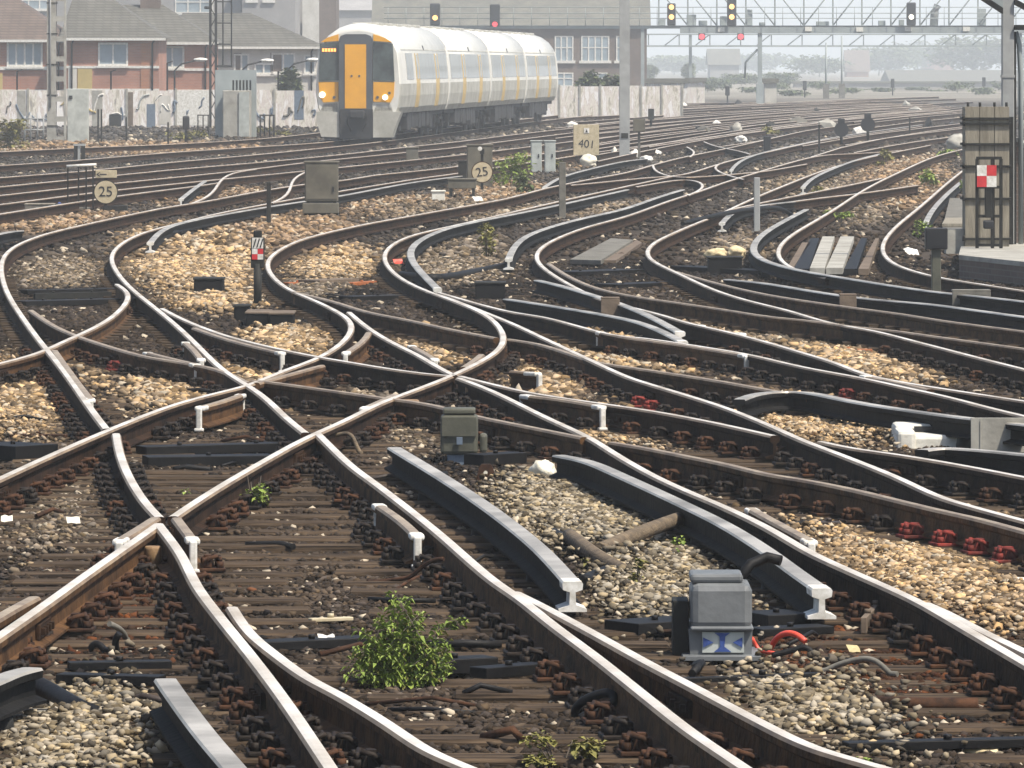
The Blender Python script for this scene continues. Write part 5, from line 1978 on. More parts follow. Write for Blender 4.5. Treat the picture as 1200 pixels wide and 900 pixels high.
r, s = upright('handrail', "dark handrail frame with a white top bar by the left speed sign", 'handrail', 95, 251)
b = MB().use('iron')
for x in (-15.5, -3, 6, 14):
    b.box(x / s - 0.014, x / s + 0.014, -0.014, 0.014, 0, 56 / s)
b.build('upright', r)
b = MB().use('white')
b.tube([(-17 / s, 0, 56 / s), (18 / s, 0, 58 / s)], 0.028, 8)
b.build('top_bar', r)
b = MB().use('concrete_dk')
b.box(-13 / s, 10 / s, 0.02, 0.35, 0, 8 / s, 0.01)
b.build('plinth', r)
r, s = upright('stub_post', "stubby twin-channel post above the left handrail", 'post', 93, 196)
b = MB().use('iron')
b.box(-6.5 / s, -2 / s, 0, 0.1, 0, 27 / s)
b.box(2 / s, 6.5 / s, 0, 0.1, 0, 27 / s)
b.build('channel', r)
b = MB().use('steel_grey')
b.box(-2 / s, 1 / s, 0.02, 0.1, 0, 25 / s)
b.box(-7 / s, 7 / s, -0.01, 0.12, 25 / s, 27.5 / s)
b.build('clamp', r)

r, s = upright('handrail', "small pale handrail far left beside the slotted mast", 'handrail', 40, 166)
b = MB().use('steel_grey')
for x in (-11, -4, 4, 11):
    b.tube([(x / s, 0, 0), (x / s, 0, (30 if abs(x) > 5 else 34) / s)], 0.03, 6)
for z in (14, 27):
    b.tube([(-12 / s, 0, z / s), (12 / s, 0, z / s)], 0.03, 6)
b.build('rails', r)

r, s = upright('lattice_mast', "dark ladder-like lattice mast in front of the houses", 'mast', 250, 152)
b = MB().use('iron')
for x in (-3.5, 3):
    b.box(x / s - 0.055, x / s + 0.055, -0.05, 0.05, 0, 230 / s)
z = 0.4
i = 0
while z < 225 / s:
    b.tube([((-3.5 if i % 2 else 3) / s, 0, z), ((3 if i % 2 else -3.5) / s, 0, z + 0.45)], 0.022, 5)
    z += 0.45
    i += 1
b.build('shaft', r)
b = MB().use('iron')
for x in (11, 21):
    b.tube([(x / s, 0.2, 75 / s), (x / s, 0.2, 230 / s)], 0.03, 6)
for z in (75, 100, 125, 150, 175, 200):
    b.tube([(4 / s, 0.0, z / s), (21 / s, 0.2, z / s)], 0.03, 6)
b.build('ladder', r)
b = MB().use('iron')
b.box(4 / s, 22 / s, -0.15, 0.3, 73 / s, 75 / s)
b.box(2 / s, 16 / s, -0.15, 0.3, 63 / s, 65 / s)
b.tube([(-4 / s, 0, 143 / s), (-10 / s, -0.1, 143 / s)], 0.06, 8)
b.build('bracket', r)

r, s = upright('switch_house', "grey concrete hut with graffiti by the lattice mast", 'hut', 278, 162)
b = MB().use('concrete')
b.box(-17 / s, 15 / s, 0, 1.5, 0, 56 / s, 0.03)
b.build('wall', r)
b = MB().use('iron')
for k in range(6):
    b.box((-6 + k * 4) / s, (-4 + k * 4) / s, 0.2, 0.4, 56 / s, 68 / s)
b.build('vent', r)
b = MB().use('gantry')
b.box(-28 / s, 20 / s, 1.6, 2.2, 0, 80 / s)
b.build('rear_case', r)
b = MB().use('cab_pale')
b.box(2 / s, 14 / s, -0.05, 0.0, 2 / s, 54 / s)
b.build('door', r)

for x, yt, yb, lab in ((115, 128, 170, "left of the paired thin stakes before the graffiti wall"), (119, 128, 170, "right of the paired thin stakes before the graffiti wall"),
                       (148, 137, 168, "lone thin stake before the graffiti wall"), (197, 143, 174, "thin stake left of the dark lineside signal")):
    post('track_stake', lab, x, yt, yb, 1.8, 'iron')
r, s = upright('ground_signal', "small black lineside signal in front of the graffiti wall", 'signal', 218, 170)
b = MB().use('iron')
b.cyl(0, 0, 0, 22 / s, 0.05, 8)
b.build('post', r)
b = MB().use('black')
b.box(-4 / s, 4 / s, -0.1, 0.1, 18 / s, 34 / s, 0.05)
b.build('head', r)
r, s = upright('handrail', "thin handrail right of the dark lineside signal", 'handrail', 238, 160)
b = MB().use('iron')
for x in (-6, 0, 6):
    b.tube([(x / s, 0, 0), (x / s, 0, 25 / s)], 0.025, 6)
b.tube([(-7 / s, 0, 25 / s), (7 / s, 0, 25 / s)], 0.025, 6)
b.build('rails', r)
r, s = upright('handrail', "rusty handrail between the hut and the train", 'handrail', 312, 163)
b = MB().use('iron')
for x in (-7, -2, 4, 9):
    b.tube([(x / s, 0, 0), (x / s, 0, 28 / s)], 0.03, 6)
b.tube([(-8 / s, 0, 28 / s), (10 / s, 0, 28 / s)], 0.03, 6)
b.build('rails', r)

# graffiti boundary wall
def wall_run(label, x0, x1, D_, yt, yb, material, name='boundary_wall', bays=10):
    s = F / D_
    zt_ = CZ + (HY - yt) / s
    X0, X1 = (x0 - CX) / s, (x1 - CX) / s
    r = empty(name, label, 'wall', (X0, D_, 0))
    rr = random.Random(int(x0))
    L = X1 - X0
    b = MB().use(material)
    for k in range(bays):
        b.box(L * k / bays, L * (k + 1) / bays - 0.05, 0.0, 0.12, -0.2, zt_ - rr.uniform(0, 0.06))
    b.build('panel', r)
    b = MB().use('concrete')
    for k in range(bays + 1):
        b.box(L * k / bays - 0.07, L * k / bays + 0.03, -0.04, 0.16, -0.2, zt_ + 0.05)
    b.build('pier', r)
    return r


wall_run("pale boundary wall covered in graffiti below the brick houses", -140, 380, 292, 105, 150, 'graffiti', bays=9)
wall_run("grimy boundary wall right of the train below the terrace", 560, 800, 335, 100, 135, 'graffiti', bays=10)

gw = [o for o in bpy.data.objects if o.get('label', '').startswith('pale boundary wall')][0]
sg = F / 292
for x0, x1, y0, y1, m_ in ((172, 182, 122, 149, 'bluegrey'), (128, 142, 134, 148, 'iron'), (206, 246, 106, 147, 'white'), (345, 356, 106, 140, 'bluegrey'), (108, 120, 106, 148, 'concrete'),
                           (20, 30, 106, 147, 'concrete'), (150, 156, 108, 148, 'wood_brown'), (60, 64, 108, 148, 'white'), (186, 200, 112, 146, 'render')):
    mb = MB().use(m_)
    mb.box((x0 - CX) / sg - gw.location.x, (x1 - CX) / sg - gw.location.x, -0.012, 0.0, CZ + (HY - y1) / sg, CZ + (HY - y0) / sg)
    mb.build('painted_patch', gw)

rg = random.Random(5)
for k in range(26):
    xc = -25 + k * 15.5 + rg.uniform(-5, 5)
    mb = MB().use(rg.choice(['bluegrey', 'cab_pale', 'white', 'brick_orange', 'white', 'ochre_wall', 'concrete_dk', 'bluegrey']))
    x, z = (xc - CX) / sg - gw.location.x, rg.uniform(0.5, 1.1)
    pts_ = []
    for q_ in range(rg.randint(5, 8)):
        pts_.append(Vector((x, z, 0)))
        x += rg.uniform(-0.09, 0.2)
        z = min(1.5, max(0.35, z + rg.uniform(-0.42, 0.42)))
    cm_ = catmull(pts_, 0.08)
    mb.tube([(v.x, -0.015, v.y) for v in cm_], rg.uniform(0.025, 0.06), 5)
    mb.build('graffiti_tag', gw)

# ------------------------------------------------------------------ houses
def house(label, x0, x1, D_, eaves, hipdx, wallm, roofm, windows, bands, ridge_h=3.0, panels=(), chimneys=(), dep=7.0, ext=()):
    s = F / D_
    X = lambda x: (x - CX) / s
    Z = lambda y: CZ + (HY - y) / s
    cx_ = (X(x0) + X(x1)) / 2
    r = empty('house', label, 'house', (cx_, D_, 0))
    a, c = X(x0) - cx_, X(x1) - cx_
    ze = Z(eaves)
    b = MB().use(wallm)
    b.box(a, c, 0, dep, -1.0, ze)
    b.build('wall', r)
    b = MB().use(roofm)
    o_ = 0.35
    hd = hipdx / s
    zr = ze + ridge_h
    vs = [(a - o_, -o_, ze), (c + o_, -o_, ze), (c + o_, dep + o_, ze), (a - o_, dep + o_, ze), (a + 0.2, dep / 2, zr), (c - hd, dep / 2, zr)]
    b.add(vs, [(0, 1, 5, 4), (1, 2, 5), (2, 3, 4, 5), (3, 0, 4), (0, 3, 2, 1)])
    rf = b.build('roof', r)
    b = MB().use('white')
    b.box(a - o_, c + o_, -o_ - 0.08, -o_ + 0.02, ze - 0.10, ze + 0.02)
    b.build('gutter', r)
    for pxx in (a + 0.25, c - 0.3):
        b = MB().use('iron')
        b.tube([(pxx, -0.08, -0.8), (pxx, -0.08, ze - 0.25), (pxx + 0.1, -0.3, ze - 0.08)], 0.045, 6)
        b.build('downpipe', r)
    for i, hx in enumerate(chimneys):
        b = MB().use('brick_brown')
        b.box(X(hx) - cx_ - 0.5, X(hx) - cx_ + 0.5, dep / 2 - 0.4, dep / 2 + 0.4, zr - 0.8, zr + 1.3)
        b.build('chimney', rf)
    for x0_, x1_, y0_, y1_, n in windows:
        wa, wc, wz0, wz1 = X(x0_) - cx_, X(x1_) - cx_, Z(y1_), Z(y0_)
        b = MB().use('white')
        t = 0.09
        b.box(wa, wc, -0.06, 0.02, wz0, wz0 + t)
        b.box(wa, wc, -0.06, 0.02, wz1 - t, wz1)
        for k in range(n + 1):
            u = wa + (wc - wa - t) * k / n
            b.box(u, u + t, -0.062, 0.018, wz0 + t, wz1 - t)
        b.box(wa - 0.05, wc + 0.05, -0.14, 0.0, wz0 - 0.1, wz0 - 0.002)
        wi = b.build('window', r)
        b = MB().use('far_glass')
        b.box(wa + t, wc - t, -0.02, -0.005, wz0 + t, wz1 - t)
        b.build('pane', wi)
    for y0_, y1_ in bands:
        b = MB().use('white')
        b.box(a - 0.02, c + 0.02, -0.05, 0.0, Z(y1_), Z(y0_))
        b.build('string_course', r)
    for x0_, x1_, y0_, y1_, m_ in panels:
        b = MB().use(m_)
        b.box(X(x0_) - cx_, X(x1_) - cx_, -0.035, 0.0, Z(y1_), Z(y0_))
        b.build('wall_panel', r)
    return r


house("brown roofed brick house at the far left edge with a four-pane window", -130, 76, 310, 47, 78, 'brick_red', 'roof_tile_brown',
      [(8, 50, 49, 78, 4), (-60, -20, 49, 78, 3)], [(78, 82), (105, 109)], 2.5, [(-8, 3, 86, 110, 'ochre_wall')], (), 7.0)
house("grey roofed red brick house behind the slotted mast with an ochre wall strip", 78, 186, 309, 45, 74, 'brick_red', 'roof_tile',
      [(115, 150, 50, 77, 2)], [(77, 80), (104, 107)], 2.35, [(80, 90, 80, 104, 'render'), (91, 108, 80, 104, 'ochre_wall'), (165, 179, 50, 104, 'brick_orange')], (96,), 7.0)
house("red brick house with a wide pale window left of the lattice mast", 130, 248, 318, 50, 62, 'brick_red', 'roof_tile',
      [(188, 216, 54, 80, 2)], [(80, 83), (105, 108)], 1.9, (), (172,), 7.0)
house("pale rendered house right of the lattice mast", 205, 372, 327, 55, 82, 'render', 'roof_tile',
      [(274, 292, 63, 88, 2), (298, 320, 74, 87, 2), (318, 346, 62, 86, 2), (356, 370, 64, 86, 1)], [(87, 90)], 1.75, [(274, 283, 62, 82, 'brick_brown'), (317, 330, 62, 86, 'brick_brown')], (), 7.0)
# street lamps
for x, y, lab in ((235, 70, "pale street lamp head left of the lattice mast"), (313, 71, "pale street lamp head above the hut"), (367, 70, "pale street lamp head beside the train's cab")):
    D_ = 300
    s = F / D_
    r = empty('street_lamp', lab, 'street lamp', ((x - CX) / s, D_, 0), 0, "street lamps before the houses")
    z = CZ + (HY - y) / s
    b = MB().use('white')
    b.blob((0, 0, z), 0.33, 0.15, 0.10, 2, 0.1, 2)
    b.build('lamp_head', r)
    b = MB().use('iron')
    b.tube([(-1.2, 0, 0), (-1.2, 0, z - 0.5), (-0.9, 0, z - 0.2), (-0.1, 0, z)], 0.045, 6)
    b.build('pole', r)
for i, x in enumerate((130, 196, 326, 20)):
    D_ = 296
    s = F / D_
    r = empty('fence_pole', ("thin pole above the ochre wall strip", "thin pole before the wide pale window", "thin pole above the graffiti by the train", "thin pole before the four-pane window")[i], 'pole', ((x - CX) / s, D_, 0))
    b = MB().use('iron')
    b.tube([(0, 0, 0), (0, 0, CZ + (HY - (84 if i != 1 else 74)) / s), (0.25, 0, CZ + (HY - (84 if i != 1 else 74)) / s + 0.1)], 0.04, 6)
    b.build('shaft', r)

# background blocks
def block(label, x0, x1, D_, ytop, material, dep=14.0, windows=(), name='building', roof=None, cat='building', base=-1.0, frame='white'):
    s = F / D_
    X = lambda x: (x - CX) / s
    Z = lambda y: CZ + (HY - y) / s
    cx_ = (X(x0) + X(x1)) / 2
    r = empty(name, label, cat, (cx_, D_, 0))
    a, c = X(x0) - cx_, X(x1) - cx_
    b = MB().use(material)
    b.box(a, c, 0, dep, base, Z(ytop))
    b.build('wall', r)
    if roof:
        m_, rise, over = roof
        b = MB().use(m_)
        zt_ = Z(ytop)
        b.prism([(0 - over, zt_), (dep / 2, zt_ + rise), (dep + over, zt_)], a - over, c + over, Matrix.Rotation(R(90), 4, 'Z') @ Matrix.Scale(-1, 4, (0, 1, 0)))
        b.build('roof', r)
    else:
        b = MB().use('roof')
        b.box(a - 0.15, c + 0.15, -0.15, dep + 0.15, Z(ytop), Z(ytop) + 0.3)
        b.build('parapet', r)
    for x0_, x1_, y0_, y1_, n in windows:
        wa, wc, wz0, wz1 = X(x0_) - cx_, X(x1_) - cx_, Z(y1_), Z(y0_)
        t = 0.10
        b = MB().use(frame)
        for k in range(n + 1):
            u = wa + (wc - wa - t) * k / n
            b.box(u, u + t, -0.06, 0.02, wz0, wz1)
        b.box(wa, wc, -0.055, 0.015, wz1 - t, wz1 - 0.002)
        b.box(wa, wc, -0.055, 0.015, (wz0 + wz1) / 2, (wz0 + wz1) / 2 + 0.08)
        b.box(wa - 0.15, wc + 0.15, -0.15, 0.0, wz0 - 0.2, wz0)
        wi = b.build('window', r)
        b = MB().use('far_glass')
        b.box(wa + t, wc - t, -0.02, -0.005, wz0 + 0.002, wz1 - t)
        b.build('pane', wi)
    return r


block("long brown brick terrace with tall white windows behind the train", 440, 758, 480, 33, 'brick_brown', 12,
      [(650, 672, 42, 71, 3), (681, 714, 42, 71, 4), (590, 615, 42, 71, 3), (722, 735, 42, 71, 2), (650, 672, 85, 100, 2), (690, 712, 85, 100, 2)], roof=('roof', 4.0, 0.3))
block("long hazy block of flats behind the brick houses", -120, 283, 480, -14, 'far_wall', 16, [(205, 250, -8, 14, 3), (20, 60, -8, 10, 3)])
block("tall grey slab block above the pale rendered house", 284, 346, 470, -40, 'far_wall', 16, [(290, 300, -15, 0, 2), (310, 320, -15, 0, 2)])
block("pale grey block left of the train's roof", 347, 374, 520, -20, 'render', 16)
block("reddish chimney block beside the train's roof", 374, 394, 480, -10, 'brick_brown', 8)
block("wide pale warehouse behind the train", 394, 520, 640, 12, 'far_wall', 20, roof=('far_wall', 3, 0.3))
block("hazy terracotta house in the right distance", 992, 1018, 1500, 84, 'brick_orange', 10, roof=('roof_brown', 5, 0.4))
block("hazy pink tower block at the far right", 1086, 1118, 1900, 57, 'brick_red', 25)
block("long low bluish shed far right", 1045, 1210, 1100, 96, 'far_wall', 30, roof=('roof', 2, 0.3))
block("hazy white box building in the right distance", 1078, 1094, 1600, 82, 'render', 15)
block("hazy grey villa behind the gantry's centre post", 832, 866, 1200, 76, 'far_wall', 15, roof=('roof', 3, 0.4))
block("low pale hut right of the gantry's centre post", 896, 910, 446, 97, 'render', 3)
block("long low hazy wall beneath the distant trees", 930, 1210, 800, 98, 'far_wall', 2)
block("pale lineside wall left of the gantry's centre post", 757, 806, 445, 97, 'graffiti', 1)
block("second pale lineside wall beyond the first", 806, 826, 470, 96, 'graffiti', 1)

# ------------------------------------------------------------------ gantries
GD = 440.0
s = F / GD
gX = lambda x: (x - CX) / s
gZ = lambda y: CZ + (HY - y) / s
r = empty('signal_gantry', "long grey lattice signal gantry spanning all the tracks", 'gantry', (gX(890), GD, 0))
ox = gX(890)
G_ = lambda x: gX(x) - ox
b = MB().use('gantry')
b.box(G_(797), G_(1260), -0.25, 0.25, gZ(39), gZ(31.5))
b.box(G_(450), G_(797), -0.2, 0.2, gZ(33.5), gZ(30.5))
b.build('beam', r)
b = MB().use('gantry')
b.box(G_(450), G_(1260), 1.6, 1.9, gZ(33), gZ(30.5))
b.box(G_(450), G_(1260), -0.25, 1.9, gZ(30.5), gZ(29.9))
b.build('walkway', r)
b = MB().use('gantry')
for y in (-16,):
    for yy in (0.0, 1.75):
        b.box(G_(450), G_(1260), yy - 0.1, yy + 0.1, gZ(y + 3), gZ(y))
b.build('top_chord', r)
xs_ = list(range(772, 1262, 34))
b = MB().use('gantry')
for i, x in enumerate(xs_):
    b.box(G_(x) - 0.05, G_(x) + 0.05, -0.05, 0.05, gZ(31), gZ(-14))
    if i < len(xs_) - 1:
        xa, xb = (x, xs_[i + 1]) if x >= 930 else (xs_[i + 1], x)
        b.tube([(G_(xa), 0, gZ(30)), (G_(xb), 0, gZ(-13))], 0.05, 5)
b.build('truss_web', r)
b = MB().use('gantry')
for y in (8.5, 15.5, 21.5):
    b.tube([(G_(450), -0.45, gZ(y)), (G_(1260), -0.45, gZ(y))], 0.028, 5)
for x in range(455, 1262, 21):
    b.tube([(G_(x), -0.45, gZ(30)), (G_(x), -0.45, gZ(8.5))], 0.024, 5)
b.build('handrail', r)
for x, wb_ in ((890.5, 5), (753, 4), (455, 5), (1195, 5)):
    b = MB().use('gantry')
    w2 = wb_ / s / 2
    b.box(G_(x) - w2, G_(x) + w2, -w2, w2, 0, gZ(39 if x > 800 else 33))
    if x == 890.5:
        b.box(G_(x) - w2 * 1.7, G_(x) + w2 * 1.7, -w2 * 1.7, w2 * 1.7, 0, gZ(98))
        b.tube([(G_(x - 3), 0, gZ(58)), (G_(874), 0.5, gZ(73)), (G_(873), 0.5, gZ(92))], 0.07, 6)
    b.build('post', r)
b = MB().use('trough')
for x, y in ((845, 34.5), (947, 34), (1007, 34.5), (1064, 34), (1132, 34)):
    b.box(G_(x - 4), G_(x + 4), -0.45, -0.26, gZ(y + 2.6), gZ(y - 2.6))
b.build('number_plate', r)
for x0, x1, yt in ((805, 816, 17), (819, 829, 24), (844, 852, 19), (874, 882, 11), (890, 897, 26), (957, 972, 25), (1030, 1038, 24), (1054, 1060, 23), (772, 780, 22), (1146, 1156, 10)):
    b = MB().use('gantry')
    b.box(G_(x0), G_(x1), 0.3, 0.9, gZ(30), gZ(yt), 0.03)
    b.build('equipment_case', r)
b = MB().use('steel_grey')
b.tube([(G_(1095), 0.6, gZ(30)), (G_(1096), 0.6, gZ(14)), (G_(1100), 0.6, gZ(6))], 0.28, 8)
b.build('vent_pipe', r)

SIG = [(786.5, 4, 30, [(8.5, 'lamp_orange'), (20, 'lamp_orange')], 10, "gantry signal showing two amber lights, left of the centre post"),
       (857, -4, 31, [(8, 'lamp_orange'), (20, 'lamp_orange')], 11, "gantry signal showing two amber lights, nearest the centre post"),
       (1067, 3, 30, [(20, 'lamp_white')], 11, "gantry signal with a single white light at the right"),
       (510, 4, 30, [(21, 'lamp_orange')], 12, "gantry signal with one amber light above the train's cab"),
       (580, 5, 31, [(28.5, 'lamp_red')], 12, "gantry signal showing red above the train's roof")]
for x, yt, yb, lamps, wp, lab in SIG:
    r = empty('signal', lab, 'signal', (gX(x), GD - 0.75, gZ(31)), 0, "signals on the main gantry")
    z0 = gZ(31)
    b = MB().use('black')
    b.box(-wp / s / 2, wp / s / 2, -0.12, 0.12, gZ(yb) - z0, gZ(yt) - z0, 0.08)
    b.build('backboard', r)
    for y, m_ in lamps:
        b = MB().use(m_)
        b.disc_y(0, -0.20, gZ(y) - z0, 3.0 / s, 0.06, 16)
        b.build('lens', r)
        b = MB().use('black')
        zc = gZ(y) - z0
        b.tube([(-3.6 / s, -0.3, zc + 1 / s), (-2.4 / s, -0.32, zc + 3.2 / s), (0, -0.34, zc + 4.1 / s), (2.4 / s, -0.32, zc + 3.2 / s), (3.6 / s, -0.3, zc + 1 / s)], 0.035, 5)
        b.build('hood', r)
D2 = 560.0
s2 = F / D2
for x, lab in ((822, "left small red signal below the gantry beam"), (867.5, "right small red signal below the gantry beam")):
    r = empty('signal', lab, 'signal', ((x - CX) / s2, D2 - 1, CZ + (HY - 43) / s2), 0, "red signals beyond the main gantry")
    b = MB().use('black')
    b.box(-0.30, 0.30, 0, 0.15, -0.30, 0.9, 0.05)
    b.build('backboard', r)
    b = MB().use('lamp_red')
    b.disc_y(0, -0.08, 0, 0.24, 0.07, 16)
    b.build('lens', r)
r = empty('signal_gantry', "fainter second gantry beyond the main one", 'gantry', ((960 - CX) / s2, D2, 0))
q = lambda x: (x - 960) / s2
zq = lambda y: CZ + (HY - y) / s2
b = MB().use('gantry')
b.box(q(757), q(1240), -0.2, 0.2, zq(55), zq(53))
b.box(q(757), q(1240), -0.2, 0.2, zq(41), zq(39.5))
for i, x in enumerate(range(760, 1240, 18)):
    b.tube([(q(x), 0, zq(54)), (q(x + (18 if i % 2 else 0)), 0, zq(40))], 0.05, 5)
b.build('truss', r)
for x in (809, 1230):
    b = MB().use('gantry')
    b.box(q(x) - 0.13, q(x) + 0.13, -0.13, 0.13, 0, zq(41))
    b.build('post', r)
for x, yt, yb, D_, lab in ((968, 50, 114, 540, "left of the two slim masts under the gantry"), (986.5, 42, 112, 550, "right of the two slim masts under the gantry")):
    sx = F / D_
    r = empty('slim_mast', lab, 'mast', ((x - CX) / sx, D_, 0))
    b = MB().use('gantry')
    b.cyl(0, 0, 0, CZ + (HY - yt) / sx, 0.10, 8, 0.07)
    b.build('shaft', r)
    b = MB().use('concrete_dk')
    b.box(-0.25, 0.25, -0.25, 0.25, 0, CZ + (HY - 98) / sx)
    b.build('base', r)
for x, y, D_, h, lab in ((852.5, 117, 480, 1.0, "small dark far signal left of the gantry's centre post"), (943, 112, 560, 1.2, "small dark far signal right of the centre post"), (1046, 112, 600, 1.3, "tiny dark far signal before the long shed"), (1153, 110, 620, 1.4, "tiny dark far signal above the boarded tower")):
    sx = F / D_
    r = empty('ground_signal', lab, 'signal', ((x - CX) / sx, D_, 0))
    b = MB().use('iron')
    b.cyl(0, 0, 0, h, 0.06, 6)
    b.build('post', r)
    b = MB().use('black')
    b.box(-0.17, 0.17, -0.1, 0.1, h * 0.55, h + 0.25, 0.04)
    b.build('head', r)

# ------------------------------------------------------------------ plants


def leaf_cloud(mb, n, c, rx, ry, rz, size, rng, clumps=6, droop=0.4):
    cs = []
    for k in range(clumps):
        a = rng.uniform(0, 6.283)
        q_ = rng.uniform(0.1, 0.85)
        zz = rng.uniform(-0.6, 0.9)
        cs.append((c[0] + rx * q_ * math.cos(a), c[1] + ry * q_ * math.sin(a), c[2] + rz * zz, rng.uniform(0.28, 0.5)))
    for i in range(n):
        k = cs[i % clumps]
        while True:
            d = Vector((rng.uniform(-1, 1), rng.uniform(-1, 1), rng.uniform(-1, 1)))
            if d.length < 1:
                break
        d = d.normalized() * d.length ** 0.6
        p = Vector((k[0] + d.x * rx * k[3], k[1] + d.y * ry * k[3], k[2] + d.z * rz * k[3] * 1.2))
        L = size * rng.uniform(0.6, 1.4)
        w_ = L * rng.uniform(0.28, 0.45)
        az = rng.uniform(0, 6.283)
        el = rng.uniform(-0.5, 0.9)
        f = Vector((math.cos(az) * math.cos(el), math.sin(az) * math.cos(el), math.sin(el)))
        sd_ = f.cross(Vector((0, 0, 1))).normalized() * w_
        mid = p + f * L * 0.5
        tip = p + f * L - Vector((0, 0, L * droop))
        mb.add([p, mid + sd_, tip, mid - sd_], [(0, 1, 2, 3)])


def weed(label, x, y, wpx, hpx, n, material='leaf', leaf=0.035, name='weed', cat='weed', seed=1, stems=7):
    p, s = foot(x, y)
    rng = random.Random(seed)
    r = empty(name, label, cat, p)
    w_, h = wpx / s, hpx / s
    b = MB().use(material)
    leaf_cloud(b, n, (0, 0, h * 0.5), w_ * 0.5, min(w_ * 0.5, 0.5), h * 0.48, leaf, rng, max(3, int(n / 60)))
    b.build('foliage', r)
    b = MB().use('bark')
    for k in range(stems):
        a = rng.uniform(0, 6.283)
        q_ = rng.uniform(0.05, 0.4)
        e = Vector((w_ * q_ * math.cos(a), w_ * q_ * math.sin(a), h * rng.uniform(0.6, 0.95)))
        b.tube([(e.x * 0.2, e.y * 0.2, 0), (e.x * 0.6, e.y * 0.6, e.z * 0.55), tuple(e)], [0.005 + 0.004 * h, 0.004, 0.002], 5)
    b.build('stem', r)
    return r


def stemmy(label, x, y, wpx, hpx, stems, per, material, leaf, name, cat, seed, dead=0.08):
    p, s = foot(x, y)
    rng = random.Random(seed)
    r = empty(name, label, cat, p)
    w_, h = wpx / s / 2, hpx / s
    lb, sb, db = MB().use(material), MB().use('bark'), MB().use('leaf_dry')
    for k in range(stems):
        a = rng.uniform(0, 6.283)
        q_ = rng.uniform(0.0, 1.1) ** 0.8
        hh = h * rng.uniform(0.45, 1.0) * (1 - 0.42 * q_ * q_)
        lobe = rng.choice(((-0.38, 0.0, 0.80, 0.62), (-0.12, 0.2, 1.0, 0.5), (0.30, 0.1, 0.78, 0.55), (0.62, -0.1, 0.45, 0.35), (-0.5, -0.2, 0.5, 0.45)))
        hh *= lobe[2]
        bx = Vector((w_ * 0.6 * rng.uniform(-1, 1), w_ * 0.35 * rng.uniform(-1, 1), 0))
        e = Vector((w_ * (lobe[0] + lobe[3] * q_ * math.cos(a)), w_ * (lobe[1] + lobe[3] * q_ * math.sin(a)), hh))
        m_ = bx * 0.6 + e * 0.35 + Vector((0, 0, hh * 0.22))
        pts_ = [bx, m_, e]
        sb.tube(pts_, [0.004, 0.003, 0.0012], 5)
        for q in range(per):
            t = rng.uniform(0.15, 1.0) ** 0.75
            c = bx * (1 - t) ** 2 + m_ * 2 * t * (1 - t) + e * t * t
            L = leaf * rng.uniform(0.5, 1.35) * (1.15 - 0.5 * t)
            wd = L * rng.uniform(0.14, 0.3)
            az, el = rng.uniform(0, 6.283), rng.uniform(-0.4, 0.9)
            f = Vector((math.cos(az) * math.cos(el), math.sin(az) * math.cos(el), math.sin(el)))
            sd_ = f.cross(Vector((0, 0, 1))).normalized() * wd
            c = c + f * 0.008
            mid = c + f * L * 0.5 + Vector((0, 0, wd * 0.4))
            tip = c + f * L - Vector((0, 0, L * rng.uniform(0.1, 0.6)))
            (db if rng.random() < dead else lb).add([c, mid + sd_, tip, mid - sd_], [(0, 1, 2), (0, 2, 3)])
    lb.build('foliage', r)
    db.build('dead_leaves', r)
    sb.build('stem', r)
    return r


stemmy("leafy green bush growing between the rails in the foreground", 470, 812, 140, 128, 125, 50, 'leaf', 0.046, 'bush', 'bush', 3, 0.12)
weed("small green spur of the foreground bush by the black bar", 535, 752, 24, 28, 120, 'leaf', 0.028, seed=5)
weed("thin weed on the rail right of the nearest frog", 298, 606, 32, 52, 150, 'leaf', 0.034, seed=6)
weed("tiny weed left of the weed by the nearest frog", 218, 590, 24, 20, 70, 'leaf', 0.025, seed=7)
weed("yellow green weed left of the grey box", 747, 698, 22, 40, 110, 'leaf_dry', 0.034, seed=8)
weed("small weed beside the first conductor's end", 681, 675, 18, 20, 50, 'leaf_dry', 0.03, seed=9)
weed("small weed under the second conductor rail", 795, 655, 22, 30, 70, 'leaf', 0.028, seed=10)
weed("green tuft left of the grey box's top", 790, 665, 14, 24, 50, 'leaf', 0.025, seed=31)
weed("low grassy weed at the bottom edge", 655, 905, 90, 42, 320, 'leaf_dry', 0.034, seed=11)
weed("tuft at the bottom edge under the switch blade", 1018, 905, 22, 18, 70, 'leaf', 0.03, seed=12)
weed("dry weed inside the middle conductor bend", 571, 305, 44, 42, 260, 'leaf_dry', 0.07, seed=13)
weed("green bush beside the right speed sign", 601, 222, 50, 40, 700, 'leaf', 0.08, 'bush', 'bush', 14)
weed("dark dry shrub under the green bush by the speed sign", 612, 228, 28, 22, 240, 'leaf_far', 0.1, seed=15)
weed("dry grass tuft beside the pale cabinets", 652, 200, 26, 18, 160, 'leaf_dry', 0.12, seed=16)
weed("green weed between the right loop's rails", 985, 262, 38, 14, 220, 'leaf', 0.07, seed=17)
weed("green weed clump left of the cabinet tower", 1090, 222, 30, 22, 260, 'leaf', 0.09, seed=18)
weed("green weed by the far rail left of the cabinet tower", 1118, 186, 36, 14, 220, 'leaf', 0.12, seed=19)
weed("weed at the foot of the cabinet tower's boards", 1078, 282, 26, 22, 160, 'leaf', 0.06, seed=20)
weed("weed between the right loop rails further back", 1035, 196, 30, 20, 200, 'leaf_dry', 0.11, seed=21)
weed("weed tuft by the short right conductor", 955, 232, 28, 12, 140, 'leaf_dry', 0.08, seed=22)
weed("weeds beside the cabinet tower's left edge", 1132, 238, 20, 36, 180, 'leaf', 0.07, seed=23)
weed("small weed below the red chairs at the left", 160, 432, 14, 14, 40, 'leaf', 0.03, seed=24)
